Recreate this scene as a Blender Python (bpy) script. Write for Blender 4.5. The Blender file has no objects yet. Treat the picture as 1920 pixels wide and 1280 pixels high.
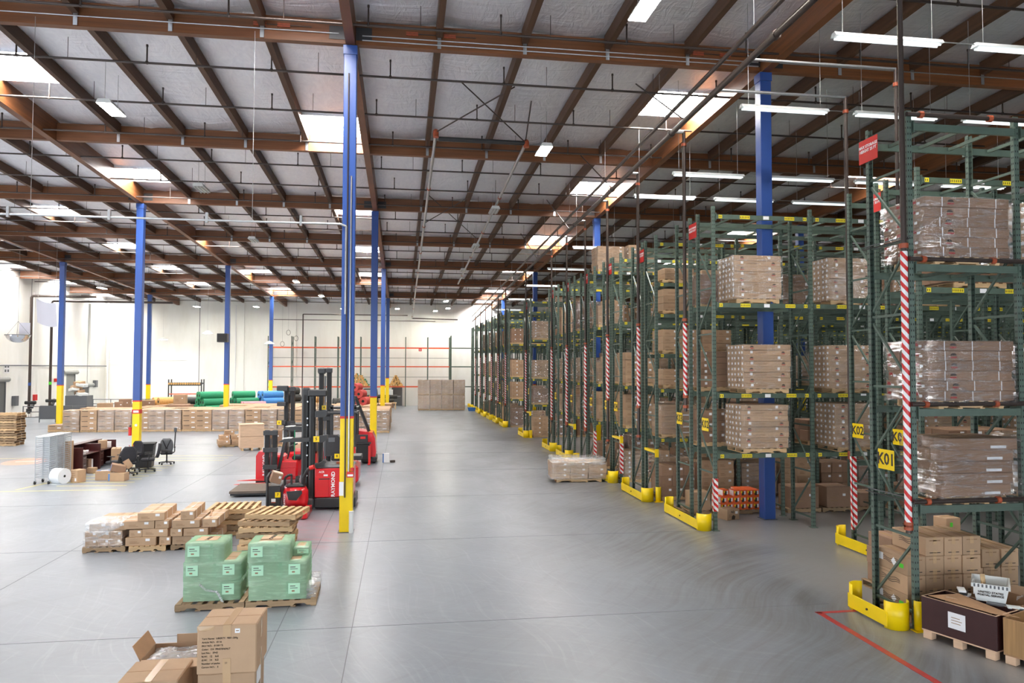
import bpy, bmesh, math, random
from mathutils import Vector, Matrix, Euler
random.seed(7)
SC = bpy.context.scene
C = SC.collection
R = math.radians
PI = math.pi

# ---------------------------------------------------------------- camera
cam_d = bpy.data.cameras.new('camera')
cam = bpy.data.objects.new('camera', cam_d)
C.objects.link(cam)
cam_d.sensor_width = 36.0
cam_d.lens = 1382.0 / 1920.0 * 36.0
cam_d.clip_start = 0.05
cam_d.clip_end = 400
CX, CZ, YAW, PITCH, ROLL = 1.385, 4.215, 0.1486, 0.0361, 0.0019
cam.matrix_world = (Matrix.Translation((CX, 0, CZ)) @ Matrix.Rotation(-YAW, 4, 'Z')
                    @ Matrix.Rotation(PI / 2 + PITCH, 4, 'X') @ Matrix.Rotation(ROLL, 4, 'Z'))
SC.camera = cam

# ---------------------------------------------------------------- light and exposure
SKYLIGHT, LAMP, TUBE = 45.0, 85.0, .8     # radiance of daylit roof panels, high-bay lamps, tubes
w = bpy.data.worlds.new('daylight')
SC.world = w
w.use_nodes = True
w.node_tree.nodes['Background'].inputs[0].default_value = (0.86, 0.93, 1.0, 1)
w.node_tree.nodes['Background'].inputs[1].default_value = 4.2
SC.view_settings.view_transform = 'Standard'
SC.view_settings.look = 'None'
SC.view_settings.gamma = 1
SC.view_settings.exposure = 0.78
SC.view_settings.use_curve_mapping = False
try:
    SC.cycles.use_denoising = True
    SC.cycles.max_bounces = 10
    SC.cycles.diffuse_bounces = 7
    SC.cycles.transparent_max_bounces = 24
    SC.cycles.sample_clamp_indirect = 6
    SC.cycles.caustics_reflective = False
    SC.cycles.caustics_refractive = False
except Exception:
    pass

# ---------------------------------------------------------------- materials
def lin(c):
    c = c / 255.0
    return c / 12.92 if c <= 0.04045 else ((c + 0.055) / 1.055) ** 2.4
def rgb(r, g, b):
    return (lin(r), lin(g), lin(b), 1)
class NT:
    def __init__(s, name):
        s.m = bpy.data.materials.new(name); s.m.use_nodes = True
        s.t = s.m.node_tree; s.p = s.t.nodes['Principled BSDF']; s.out = s.t.nodes['Material Output']
    def n(s, kind, **kw):
        x = s.t.nodes.new(kind)
        for k, v in kw.items():
            if hasattr(x, k): setattr(x, k, v)
        return x
    def l(s, a, b): s.t.links.new(a, b)
    def math(s, op, a, b=None, c=None):
        x = s.t.nodes.new('ShaderNodeMath'); x.operation = op
        for i, v in enumerate((a, b, c)):
            if v is None: continue
            if isinstance(v, (int, float)): x.inputs[i].default_value = v
            else: s.l(v, x.inputs[i])
        return x.outputs[0]
    def mix(s, f, a, b, blend='MIX'):
        x = s.t.nodes.new('ShaderNodeMix'); x.data_type = 'RGBA'; x.blend_type = blend
        for i, v in ((0, f), (6, a), (7, b)):
            if isinstance(v, (int, float, tuple)): x.inputs[i].default_value = v
            else: s.l(v, x.inputs[i])
        return x.outputs[2]
    def coords(s, scale=(1, 1, 1), kind='Object'):
        tc = s.t.nodes.new('ShaderNodeTexCoord'); mp = s.t.nodes.new('ShaderNodeMapping')
        mp.inputs['Scale'].default_value = scale
        s.l(tc.outputs[kind], mp.inputs[0]); return mp.outputs[0]
    def noise(s, vec, scale, detail=3, rough=.55, dist=0):
        x = s.t.nodes.new('ShaderNodeTexNoise')
        x.inputs['Scale'].default_value = scale; x.inputs['Detail'].default_value = detail
        x.inputs['Roughness'].default_value = rough; x.inputs['Distortion'].default_value = dist
        s.l(vec, x.inputs['Vector']); return x.outputs[0]
    def ramp(s, f, lo, hi, a=0., b=1.):
        x = s.t.nodes.new('ShaderNodeMapRange')
        x.inputs[1].default_value = lo; x.inputs[2].default_value = hi
        x.inputs[3].default_value = a; x.inputs[4].default_value = b
        s.l(f, x.inputs[0]); return x.outputs[0]
    def bump(s, h, strength=.3, dist=.02):
        x = s.t.nodes.new('ShaderNodeBump'); x.inputs['Strength'].default_value = strength
        x.inputs['Distance'].default_value = dist
        s.l(h, x.inputs['Height']); s.l(x.outputs[0], s.p.inputs['Normal'])
def mat(name, col, rough=.5, metal=0., noise=0, amt=.25, rnd=0., stretch=(1, 1, 1), bump=0., coat=0., col2=None):
    N = NT(name)
    N.p.inputs['Roughness'].default_value = rough
    N.p.inputs['Metallic'].default_value = metal
    if coat: N.p.inputs['Coat Weight'].default_value = coat
    c = None
    if noise:
        f = N.noise(N.coords(stretch), noise, 4)
        dark = col2 or tuple(v * (1 - amt) for v in col[:3]) + (1,)
        c = N.mix(N.ramp(f, .3, .7), dark, col)
        if bump: N.bump(f, bump)
    if rnd:
        oi = N.n('ShaderNodeObjectInfo')
        v = N.ramp(oi.outputs['Random'], 0, 1, 1 - rnd, 1 + rnd)
        hs = N.n('ShaderNodeHueSaturation')
        N.l(v, hs.inputs['Value'])
        if c is not None: N.l(c, hs.inputs['Color'])
        else: hs.inputs['Color'].default_value = col
        c = hs.outputs[0]
    if c is not None: N.l(c, N.p.inputs['Base Color'])
    else: N.p.inputs['Base Color'].default_value = col
    return N.m
def emit(name, col, s):
    N = NT(name)
    N.p.inputs['Base Color'].default_value = (.8, .8, .8, 1)
    N.p.inputs['Emission Color'].default_value = col
    N.p.inputs['Emission Strength'].default_value = s
    return N.m
M = {}
M['card'] = mat('cardboard', rgb(186, 154, 123), .72, noise=3, amt=.12, rnd=.12)
M['card2'] = mat('cardboard_dark', rgb(152, 120, 97), .75, noise=3, amt=.14, rnd=.14)
M['cardin'] = mat('cardboard_inside', rgb(170, 132, 98), .8, noise=4, amt=.15)
M['tape'] = mat('packing_tape', rgb(196, 164, 128), .22)
M['white'] = mat('white_sticker', rgb(238, 238, 240), .5)
M['print'] = mat('black_print', rgb(62, 52, 46), .7)
M['dim'] = mat('faint_print', rgb(150, 118, 88), .7)
M['redprint'] = mat('red_print', rgb(170, 50, 45), .7)
M['green_tag'] = mat('green_tag', rgb(90, 215, 60), .6)
M['blue_tape'] = mat('blue_print', rgb(60, 120, 190), .5)
M['pallet'] = mat('pallet_wood', rgb(216, 182, 138), .75, noise=2.2, amt=.3, rnd=.16, stretch=(1, 6, 6), bump=.15)
M['oldpallet'] = mat('weathered_pallet_wood', rgb(168, 140, 108), .8, noise=2.2, amt=.35, rnd=.2, stretch=(1, 6, 6), bump=.2)
M['ply'] = mat('plywood', rgb(222, 188, 158), .7, noise=2, amt=.18, stretch=(1, 1, 5))
M['beam'] = mat('glulam', rgb(126, 76, 40), .5, noise=1.3, amt=.45, rnd=.1, stretch=(.35, .35, 9), bump=.1)
M['joist'] = mat('joist_wood', rgb(90, 60, 38), .65, noise=1.6, amt=.45, rnd=.15, stretch=(6, .3, 6), bump=.1)
M['green'] = mat('rack_green', rgb(86, 103, 92), .42, noise=5, amt=.22, rnd=.1)
M['yellow'] = mat('safety_yellow', rgb(250, 214, 0), .38, noise=3, amt=.1)
M['ylabel'] = mat('yellow_label', rgb(240, 220, 40), .5)
M['blue'] = mat('column_blue', rgb(50, 82, 152), .35, noise=.8, amt=.12)
M['red'] = mat('truck_red', rgb(214, 34, 44), .28, coat=.4)
M['redsign'] = mat('red_sign', rgb(206, 44, 40), .4)
M['coupling'] = mat('pipe_coupling_orange', rgb(176, 84, 52), .45, noise=12, amt=.3)
M['black'] = mat('black_steel', rgb(46, 46, 48), .42, noise=6, amt=.2)
M['grey'] = mat('grey_plastic', rgb(96, 98, 102), .5)
M['rubber'] = mat('black_rubber', rgb(30, 30, 31), .7)
M['pipe'] = mat('black_pipe', rgb(70, 60, 56), .35, metal=.4)
M['silver'] = mat('galvanised_steel', rgb(190, 192, 194), .3, metal=.85, noise=8, amt=.15)
M['chrome'] = mat('chrome_wire', rgb(178, 184, 190), .4, metal=.35)
M['mint'] = mat('label_under_green_film', rgb(186, 230, 196), .4)
M['joint'] = mat('joint_filler', rgb(112, 115, 119), .6)
M['darkwood'] = mat('grimy_dark_wood', rgb(112, 100, 90), .8, noise=3, amt=.35, stretch=(1, 6, 6))
M['orange'] = mat('orange_rack_steel', rgb(226, 92, 52), .45)
M['fabric'] = mat('black_fabric', rgb(46, 46, 52), .9, noise=30, amt=.3)
M['mahog'] = mat('mahogany_laminate', rgb(72, 30, 30), .35, noise=2, amt=.3, stretch=(6, 6, 1))
M['crate'] = mat('dark_brown_film_plywood', rgb(62, 32, 32), .4, noise=4, amt=.25)
M['oak'] = mat('oak_laminate', rgb(178, 138, 92), .45, noise=2.5, amt=.35, stretch=(9, 9, .4))
M['plastic'] = mat('white_plastic', rgb(226, 228, 226), .45)
M['bubble'] = mat('bubble_wrap', rgb(236, 240, 244), .25, noise=40, amt=.08, bump=.3)
M['door'] = mat('grey_roller_door', rgb(140, 141, 138), .5, noise=1, amt=.06)
M['darkdoor'] = mat('dark_grey_door', rgb(96, 98, 98), .5)
M['cloth'] = mat('white_sheet', rgb(206, 206, 218), .8)
M['mirror'] = mat('acrylic_mirror', rgb(225, 225, 228), .06, metal=1)
M['floorred'] = mat('red_floor_paint', rgb(176, 58, 58), .3, noise=6, amt=.25)
M['floorpink'] = mat('worn_red_floor_paint', rgb(224, 158, 136), .3, noise=5, amt=.15)
M['flooryel'] = mat('yellow_floor_paint', rgb(226, 214, 130), .3, noise=9, amt=.2)
M['floorwhite'] = mat('white_floor_paint', rgb(220, 220, 216), .3, noise=6, amt=.1)
M['toolred'] = mat('red_box_print', rgb(232, 98, 40), .5)
M['rollgreen'] = mat('green_carpet', rgb(48, 146, 104), .85, noise=20, amt=.2, rnd=.15)
M['rollblue'] = mat('blue_carpet', rgb(74, 140, 205), .85, noise=20, amt=.2, rnd=.15)
M['rollred'] = mat('red_carpet', rgb(204, 82, 78), .85, noise=20, amt=.2, rnd=.12)
M['rollpink'] = mat('pink_carpet', rgb(216, 140, 150), .85, noise=20, amt=.2)
M['rolltan'] = mat('tan_roll', rgb(222, 172, 104), .8, noise=8, amt=.25, rnd=.12)
M['rolldark'] = mat('dark_roll', rgb(58, 58, 56), .7, noise=8, amt=.25, rnd=.3)
M['core'] = mat('dark_core', rgb(28, 34, 30), .9)
M['sky_panel'] = emit('daylit_skylight_panel', (1.0, .965, .92, 1), SKYLIGHT)
M['hid'] = emit('high_bay_lamp_glow', (1, .97, .84, 1), LAMP)
M['tube'] = emit('fluorescent_tube_glow', (.86, .96, 1, 1), TUBE)

def perf():
    N = NT('perforated_rack_green'); N.p.inputs['Roughness'].default_value = .42
    tc = N.n('ShaderNodeTexCoord'); sp = N.n('ShaderNodeSeparateXYZ'); N.l(tc.outputs['Object'], sp.inputs[0])
    ax = N.math('ABSOLUTE', sp.outputs[0]); ay = N.math('ABSOLUTE', sp.outputs[1])
    fz = N.math('ABSOLUTE', N.math('SUBTRACT', N.math('FRACT', N.math('DIVIDE', sp.outputs[2], .102)), .5))
    hx = N.math('LESS_THAN', N.math('ABSOLUTE', N.math('SUBTRACT', ax, .021)), .009)
    hy = N.math('LESS_THAN', N.math('ABSOLUTE', N.math('SUBTRACT', ay, .014)), .008)
    h = N.math('MULTIPLY', N.math('MAXIMUM', hx, hy), N.math('LESS_THAN', fz, .16))
    f = N.noise(N.coords(), 5, 4)
    g = N.mix(N.ramp(f, .3, .7), rgb(76, 92, 82), rgb(94, 111, 101))
    N.l(N.mix(h, g, rgb(16, 20, 18)), N.p.inputs['Base Color'])
    return N.m
M['perf'] = perf()
def candy():
    N = NT('red_white_stripes'); N.p.inputs['Roughness'].default_value = .4
    tc = N.n('ShaderNodeTexCoord'); sp = N.n('ShaderNodeSeparateXYZ'); N.l(tc.outputs['Object'], sp.inputs[0])
    a = N.math('ADD', sp.outputs[2], N.math('MULTIPLY', N.math('SUBTRACT', sp.outputs[0], sp.outputs[1]), .9))
    s = N.math('LESS_THAN', N.math('FRACT', N.math('DIVIDE', a, .17)), .5)
    N.l(N.mix(s, rgb(235, 235, 235), rgb(206, 36, 36)), N.p.inputs['Base Color'])
    return N.m
M['candy'] = candy()
def film(name, col, base, amp, rough=.14, soft=.35, tint=.55):
    """clinging plastic film: mostly clear, with glossy folds"""
    N = NT(name)
    f = N.noise(N.coords((.9, .9, 5)), 2.2, 6, .68, 1.4)
    f2 = N.noise(N.coords((.8, .8, 7)), 2.6, 4, .6, 1.0)
    tr = N.n('ShaderNodeBsdfTransparent'); gl = N.n('ShaderNodeBsdfGlossy'); df = N.n('ShaderNodeBsdfDiffuse')
    tr.inputs[0].default_value = tuple(tint + (1 - tint) * c for c in col[:3]) + (1,)
    gl.inputs[0].default_value = (.95, .96, .98, 1); gl.inputs['Roughness'].default_value = rough
    df.inputs[0].default_value = col
    bp = N.n('ShaderNodeBump'); bp.inputs['Strength'].default_value = 1.0; bp.inputs['Distance'].default_value = .12
    N.l(f2, bp.inputs['Height']); N.l(bp.outputs[0], gl.inputs['Normal'])
    m1 = N.n('ShaderNodeMixShader'); m1.inputs[0].default_value = soft
    N.l(gl.outputs[0], m1.inputs[1]); N.l(df.outputs[0], m1.inputs[2])
    m2 = N.n('ShaderNodeMixShader'); N.l(N.math('ADD', N.ramp(f, .48, .72, 0, amp), base), m2.inputs[0])
    N.l(tr.outputs[0], m2.inputs[1]); N.l(m1.outputs[0], m2.inputs[2])
    N.l(m2.outputs[0], N.out.inputs['Surface'])
    return N.m
M['film'] = film('clear_stretch_film', (.92, .93, .95, 1), .10, .6, .13, .1)
M['filmlite'] = film('thin_clear_stretch_film', (.92, .93, .95, 1), .05, .3)
M['filmgreen'] = film('green_stretch_film', rgb(180, 228, 192), .46, .2, .2, .8, .3)
M['bag'] = film('loose_plastic_sheet', (.93, .94, .96, 1), .32, .45, .2, .6)

def floor_mat():
    N = NT('polished_concrete')
    co = N.coords(kind='Object')
    big = N.noise(co, .14, 4, .5, .3)
    med = N.noise(N.coords((.6, .35, 1)), .8, 5, .6, .6)
    fine = N.noise(N.coords((1, 1, 1)), 9, 6, .7)
    def scratches(rot, sx, sy, sc, warp=.45):
        tc = N.n('ShaderNodeTexCoord'); m1 = N.n('ShaderNodeMapping'); m2 = N.n('ShaderNodeMapping')
        m1.inputs['Rotation'].default_value = (0, 0, rot); m2.inputs['Scale'].default_value = (sx, sy, 1)
        wn = N.n('ShaderNodeTexNoise'); wn.inputs['Scale'].default_value = .22; wn.inputs['Detail'].default_value = 1
        N.l(tc.outputs['Object'], wn.inputs['Vector'])
        va = N.n('ShaderNodeVectorMath'); va.operation = 'MULTIPLY_ADD'; va.inputs[1].default_value = (warp * 4, warp * 4, 0)
        N.l(wn.outputs['Color'], va.inputs[0]); N.l(tc.outputs['Object'], va.inputs[2])     # bent tracks
        N.l(va.outputs[0], m1.inputs[0]); N.l(m1.outputs[0], m2.inputs[0])
        return N.noise(m2.outputs[0], sc, 5, .65, .1)
    s1 = scratches(.5, .3, 5.5, 1.7); s2 = scratches(-.8, .3, 4.5, 1.5); s3 = scratches(1.35, .22, 6, 1.8, .6); s4 = scratches(.1, .4, 3, 1.1, .3)
    c = N.mix(N.ramp(big, .3, .7), rgb(124, 131, 141), rgb(142, 149, 158))
    c = N.mix(N.ramp(med, .4, .75, 0, .3), c, rgb(114, 117, 122))
    c = N.mix(N.ramp(s1, .52, .78, 0, .3), c, rgb(168, 173, 180))
    c = N.mix(N.ramp(s2, .52, .78, 0, .35), c, rgb(112, 114, 118))
    c = N.mix(N.ramp(s3, .55, .78, 0, .35), c, rgb(172, 177, 184))
    c = N.mix(N.ramp(s4, .52, .78, 0, .25), c, rgb(116, 118, 120))
    c = N.mix(N.ramp(fine, .3, .7, 0, .1), c, rgb(110, 111, 112))
    # tyre-worn darker band along the rack ends and bare warmer concrete in the rack aisles
    tc = N.n('ShaderNodeTexCoord'); sp = N.n('ShaderNodeSeparateXYZ'); N.l(tc.outputs['Object'], sp.inputs[0])
    wob = N.math('ADD', sp.outputs[0], N.math('MULTIPLY', N.math('SUBTRACT', med, .5), 5))
    band = N.math('MULTIPLY', N.ramp(wob, 4.2, 8.4), N.ramp(wob, 10.4, 8.8))
    c = N.mix(N.math('MULTIPLY', band, N.ramp(s2, .3, .68, .25, .95)), c, rgb(88, 86, 85))
    c = N.mix(N.math('MULTIPLY', N.ramp(wob, 8.8, 10.2), .65), c, rgb(130, 125, 119))
    # old red paint worn into the concrete where the trucks park
    d = N.math('MULTIPLY', N.math('MULTIPLY', N.ramp(sp.outputs[0], -2.6, -1.6), N.ramp(sp.outputs[0], .1, -.4)), N.math('MULTIPLY', N.ramp(sp.outputs[1], 17.2, 18.2), N.ramp(sp.outputs[1], 22.5, 21)))
    c = N.mix(N.math('MULTIPLY', d, N.ramp(s1, .42, .7, 0, .55)), c, rgb(176, 96, 104))
    N.l(c, N.p.inputs['Base Color'])
    N.l(N.ramp(med, .3, .7, .28, .36), N.p.inputs['Roughness'])
    N.p.inputs['Specular IOR Level'].default_value = .6
    return N.m
M['floor'] = floor_mat()
def insul():
    N = NT('white_foil_insulation')
    N.p.inputs['Roughness'].default_value = .5; N.p.inputs['Metallic'].default_value = .8
    a = N.noise(N.coords((.14, 1.5, 1)), 1.7, 5, .55, 1.2)
    b = N.noise(N.coords((1.4, .5, 1)), 2.2, 4, .55, 2.2)
    N.l(N.mix(N.ramp(b, .3, .7), rgb(236, 236, 242), rgb(246, 246, 250)), N.p.inputs['Base Color'])
    N.bump(N.math('ADD', a, N.math('MULTIPLY', b, .5)), .7, .1)
    return N.m
M['insul'] = insul()
def wall_mat():
    N = NT('white_painted_concrete')
    N.p.inputs['Roughness'].default_value = .7
    a = N.noise(N.coords((1, 1, .25)), .35, 6, .65)
    b = N.noise(N.coords((1, 1, 1)), 3, 5)
    c = N.mix(N.ramp(a, .4, .75), rgb(246, 245, 241), rgb(230, 227, 219))
    N.l(c, N.p.inputs['Base Color']); N.bump(b, .05, .01)
    return N.m
M['wall'] = wall_mat()

# ---------------------------------------------------------------- mesh helpers
class MB:
    def __init__(s): s.v = []; s.f = []; s.mi = []; s.mats = []; s.sm = []
    def m(s, k):
        if k not in s.mats: s.mats.append(k)
        return s.mats.index(k)
    def add(s, vs, fs, k, smooth=False, T=None):
        b = len(s.v)
        for p in vs:
            p = Vector(p)
            s.v.append(tuple(T @ p) if T is not None else tuple(p))
        i = s.m(k)
        for f in fs:
            s.f.append([b + q for q in f]); s.mi.append(i); s.sm.append(smooth)
    def box(s, x0, x1, y0, y1, z0, z1, k, T=None):
        s.add([(x0, y0, z0), (x1, y0, z0), (x1, y1, z0), (x0, y1, z0), (x0, y0, z1), (x1, y0, z1), (x1, y1, z1), (x0, y1, z1)],
              [(0, 3, 2, 1), (4, 5, 6, 7), (0, 1, 5, 4), (1, 2, 6, 5), (2, 3, 7, 6), (3, 0, 4, 7)], k, False, T)
        return s
    def cbox(s, x0, x1, y0, y1, z0, z1, k, c=.006, T=None):       # box with chamfered edges
        X, Y, Z = (x0, x1), (y0, y1), (z0, z1); vs = []; idx = {}
        sg = (1, -1)
        for i in (0, 1):
            for j in (0, 1):
                for l in (0, 1):
                    px, py, pz = X[i], Y[j], Z[l]; dx, dy, dz = sg[i] * c, sg[j] * c, sg[l] * c
                    for a, q in ((0, (px, py + dy, pz + dz)), (1, (px + dx, py, pz + dz)), (2, (px + dx, py + dy, pz))):
                        idx[i, j, l, a] = len(vs); vs.append(q)
        fs = []
        for i in (0, 1): fs.append([idx[i, 0, 0, 0], idx[i, 1, 0, 0], idx[i, 1, 1, 0], idx[i, 0, 1, 0]])
        for j in (0, 1): fs.append([idx[0, j, 0, 1], idx[1, j, 0, 1], idx[1, j, 1, 1], idx[0, j, 1, 1]])
        for l in (0, 1): fs.append([idx[0, 0, l, 2], idx[1, 0, l, 2], idx[1, 1, l, 2], idx[0, 1, l, 2]])
        for i in (0, 1):
            for j in (0, 1):
                fs.append([idx[i, j, 0, 0], idx[i, j, 0, 1], idx[i, j, 1, 1], idx[i, j, 1, 0]])
                fs.append([idx[i, 0, j, 0], idx[i, 0, j, 2], idx[i, 1, j, 2], idx[i, 1, j, 0]])
                fs.append([idx[0, i, j, 1], idx[0, i, j, 2], idx[1, i, j, 2], idx[1, i, j, 1]])
        for i in (0, 1):
            for j in (0, 1):
                for l in (0, 1): fs.append([idx[i, j, l, 0], idx[i, j, l, 1], idx[i, j, l, 2]])
        ctr = Vector(((x0 + x1) / 2, (y0 + y1) / 2, (z0 + z1) / 2)); out = []
        for f in fs:
            p = [Vector(vs[q]) for q in f]; nrm = (p[1] - p[0]).cross(p[2] - p[0])
            mid = sum(p, Vector()) / len(p)
            out.append(f if nrm.dot(mid - ctr) > 0 else f[::-1])
        s.add(vs, out, k, False, T); return s
    def bar(s, a, b, wd, ht, k, up=(0, 0, 1)):                     # rectangular bar from a to b
        a, b = Vector(a), Vector(b); d = b - a; L = d.length
        if L < 1e-6: return s
        y = d / L; u = Vector(up)
        if abs(y.dot(u)) > .98: u = Vector((1, 0, 0))
        x = y.cross(u).normalized(); z = x.cross(y)
        T = Matrix((x, y, z)).transposed().to_4x4(); T.translation = a
        return s.box(-wd / 2, wd / 2, 0, L, -ht / 2, ht / 2, k, T)
    def cyl(s, a, b, r, k, n=10, r2=None, caps=True, capk=None):
        a, b = Vector(a), Vector(b); d = b - a; L = d.length; y = d / L
        u = Vector((0, 0, 1)) if abs(y.z) < .9 else Vector((1, 0, 0))
        x = y.cross(u).normalized(); z = x.cross(y); r2 = r if r2 is None else r2
        vs = []
        for j, (o, q) in enumerate(((a, r), (b, r2))):
            for i in range(n):
                t = 2 * PI * i / n; vs.append(o + x * math.cos(t) * q + z * math.sin(t) * q)
        s.add(vs, [(i, (i + 1) % n, n + (i + 1) % n, n + i) for i in range(n)], k, True)
        if caps:
            s.add(vs[:n], [tuple(range(n))[::-1]], capk or k); s.add(vs[n:], [tuple(range(n))], capk or k)
        return s
    def tube(s, pts, r, k, n=8):
        for a, b in zip(pts[:-1], pts[1:]): s.cyl(a, b, r, k, n)
        return s
    def lathe(s, prof, k, n=16, T=None):
        vs = [(r * math.cos(2 * PI * i / n), r * math.sin(2 * PI * i / n), z) for r, z in prof for i in range(n)]
        fs = [(j * n + i, j * n + (i + 1) % n, (j + 1) * n + (i + 1) % n, (j + 1) * n + i) for j in range(len(prof) - 1) for i in range(n)]
        s.add(vs, fs, k, True, T); return s
    def quad(s, a, b, c, d, k): s.add([a, b, c, d], [(0, 1, 2, 3)], k); return s
    def prism(s, poly, y0, y1, k, T=None):                         # polygon in xz pulled along y
        n = len(poly)
        vs = [(x, y0, z) for x, z in poly] + [(x, y1, z) for x, z in poly]
        fs = [tuple(range(n)), tuple(range(2 * n - 1, n - 1, -1))] + [(i, n + i, n + (i + 1) % n, (i + 1) % n) for i in range(n)]
        s.add(vs, fs, k, False, T); return s
    def mesh(s, name):
        me = bpy.data.meshes.new(name); me.from_pydata(s.v, [], s.f)
        for k in s.mats: me.materials.append(M[k])
        me.polygons.foreach_set('material_index', s.mi); me.polygons.foreach_set('use_smooth', s.sm)
        me.update(); return me
def obj(name, me, parent=None, loc=(0, 0, 0), rot=(0, 0, 0)):
    if isinstance(me, MB): me = me.mesh(name)
    o = bpy.data.objects.new(name, me); C.objects.link(o)
    o.location = loc; o.rotation_euler = rot
    if parent is not None: o.parent = parent
    return o
def thing(name, label, cat, loc=(0, 0, 0), rz=0, group=None, me=None):
    o = obj(name, me, None, loc, (0, 0, rz))
    o['label'] = label; o['category'] = cat
    if group: o['group'] = group
    return o
def struct(name, me, parent=None, loc=(0, 0, 0), rot=(0, 0, 0)):
    o = obj(name, me, parent, loc, rot)
    if parent is None: o['kind'] = 'structure'
    return o
CACHE = {}
def cached(key, fn):
    if key not in CACHE: CACHE[key] = fn()
    return CACHE[key]
def text_mesh(txt, size, k, bold=False, ex=.002, spacing=1.0):
    def mk():
        cu = bpy.data.curves.new('lettering', 'FONT'); cu.body = txt; cu.size = size; cu.extrude = ex
        cu.align_x = 'CENTER'; cu.align_y = 'CENTER'; cu.resolution_u = 2; cu.space_character = spacing
        if bold: cu.offset = size * .022
        ob = bpy.data.objects.new('tmp', cu); C.objects.link(ob)
        dg = bpy.context.evaluated_depsgraph_get(); dg.update()
        me = bpy.data.meshes.new_from_object(ob.evaluated_get(dg))
        bpy.data.objects.remove(ob); bpy.data.curves.remove(cu)
        me.materials.clear(); me.materials.append(M[k]); return me
    return cached(('txt', txt, size, k, bold, ex, spacing), mk)
FRONT = (PI / 2, 0, 0)            # lettering upright, read from -Y
SIDE = (PI / 2, 0, -PI / 2)       # lettering upright, read from -X
ORD = ['first', 'second', 'third', 'fourth', 'fifth', 'sixth', 'seventh', 'eighth', 'ninth', 'tenth', 'eleventh', 'twelfth',
       'thirteenth', 'fourteenth', 'fifteenth', 'sixteenth', 'seventeenth', 'eighteenth', 'nineteenth', 'twentieth', 'twenty-first', 'twenty-second', 'twenty-third', 'twenty-fourth']
# ---------------------------------------------------------------- building shell
Y1, YS, HALF = 19.61, 18.29, 9.145
XG = [-29.6, -22.4, -11.2, 0.0, 11.6, 23.2, 34.8, 46.4, 58.0]      # girder lines, first is the left wall
def zb(y): return 12.67 - .0276 * (y - Y1)                          # underside of the beams
DECK = .78
XL, XR, YN, YF = -29.6, 58.0, -7.8, 83.6
struct('floor', MB().box(XL - .2, XR, YN, YF + .2, -.2, 0, 'floor'))
FLOOR = bpy.data.objects['floor']
def line(x0, y0, x1, y1, wd, k, name='painted_line'):
    return obj(name, MB().bar((x0, y0, .001), (x1, y1, .001), wd, .004, k), FLOOR)
# saw-cut floor joints
for a in ((-.55, 0, -.55, 83), (.62, 0, .62, 83), (-6.1, 0, -6.1, 83)): line(*a, .013, 'joint', 'floor_joint')
for y in (6.2, 12.4, 18.4, 24.5, 30.6, 36.7, 42.8): line(-29, y, 9, y, .01, 'joint', 'floor_joint')
line(8.5, 11.98, 9.25, 11.98, .09, 'floorred'); line(8.56, 12.0, 8.52, 4, .11, 'floorred')
line(-29, 27.9, -8.3, 27.35, .1, 'flooryel'); line(-11.7, 27.75, -10.9, 31.2, .1, 'flooryel')
for k in range(8):
    y = 28.35 + k * .78; line(-10.7, y + .1, -8.3, y - .1, .09, 'flooryel')
for y in (37.4, 36.4, 35.5): line(-10.4, y + .1, -6.6, y - .2, .09, 'flooryel')
line(-26, 37.5, -14, 37.2, .1, 'flooryel')
d = MB(); n = 32
d.add([(.95 * math.cos(2 * PI * i / n), 1.3 * math.sin(2 * PI * i / n), .003) for i in range(n)], [tuple(range(n))], 'floorpink')
disc = obj('floor_marking', d, FLOOR, (-15.1, 36.0, 0))
obj('painted_bar', MB().box(-.5, .55, -.12, .12, .004, .006, 'floorwhite'), disc, rot=(0, 0, .25))

# ceiling: foil insulation sagging between the joists, with openings for the skylights
joists = []
for a, b in zip(XG[:-1], XG[1:]):
    nj = 5 if b - a > 9 else 3
    for q in range(nj): joists.append((a + (b - a) * q / nj, a + (b - a) * (q + 1) / nj))
SKY = [(-29.6 + 1.2, (62.6, 72.0, 81.2)), (-17.9, (20.5, 31.2, 42.9, 52.8, 61.8, 71.1)), (-10.1, (11.9, 23.7, 35.0, 47.9, 62.6, 73.9)),
       (-1.1, (16.2, 27.2, 40.4, 51.6, 63.3)), (10.4, (11.3, 23.4, 34.7, 46.9, 59.5, 72.2, 81.5)),
       (22.0, (18.5, 30.1, 42.5, 54.2, 66)), (36.0, (15, 27, 39.0, 51, 63)), (47.6, (20, 32, 44, 56)), (-24.0, (12.5, 24.5, 36.5, 50))]
NYC = 120
ys = [YN + (YF - YN) * j / NYC for j in range(NYC + 1)]
holes = []
for sx, syl in SKY:
    for sy in syl:
        ji = min(range(len(joists)), key=lambda q: abs((joists[q][0] + joists[q][1]) / 2 - sx))
        j0 = min(range(NYC), key=lambda q: abs(ys[q] - (sy - 1.1)))
        holes.append((ji, j0, j0 + 3))
mb = MB(); vid = {}
vs = []; fs = []
def cv(ji, i, j):
    x0, x1 = joists[ji]; x = x0 + (x1 - x0) * i / 4; key = (round(x, 3), j)
    if key not in vid:
        f = math.sin(PI * i / 4)
        z = zb(ys[j]) + DECK - .10 * f * (1 + .25 * math.sin(x * 3.1 + ys[j] * .7)) - .03 * math.sin(ys[j] * 2.3 + x) * f
        vid[key] = len(vs); vs.append((x, ys[j], z))
    return vid[key]
hs = set((ji, j) for ji, a, b in holes for j in range(a, b))
for ji in range(len(joists)):
    for j in range(NYC):
        if (ji, j) in hs: continue
        for i in range(4): fs.append((cv(ji, i, j), cv(ji, i, j + 1), cv(ji, i + 1, j + 1), cv(ji, i + 1, j)))
mb.add(vs, fs, 'insul', True)
CEIL = struct('ceiling', mb)
roof = MB()
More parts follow.
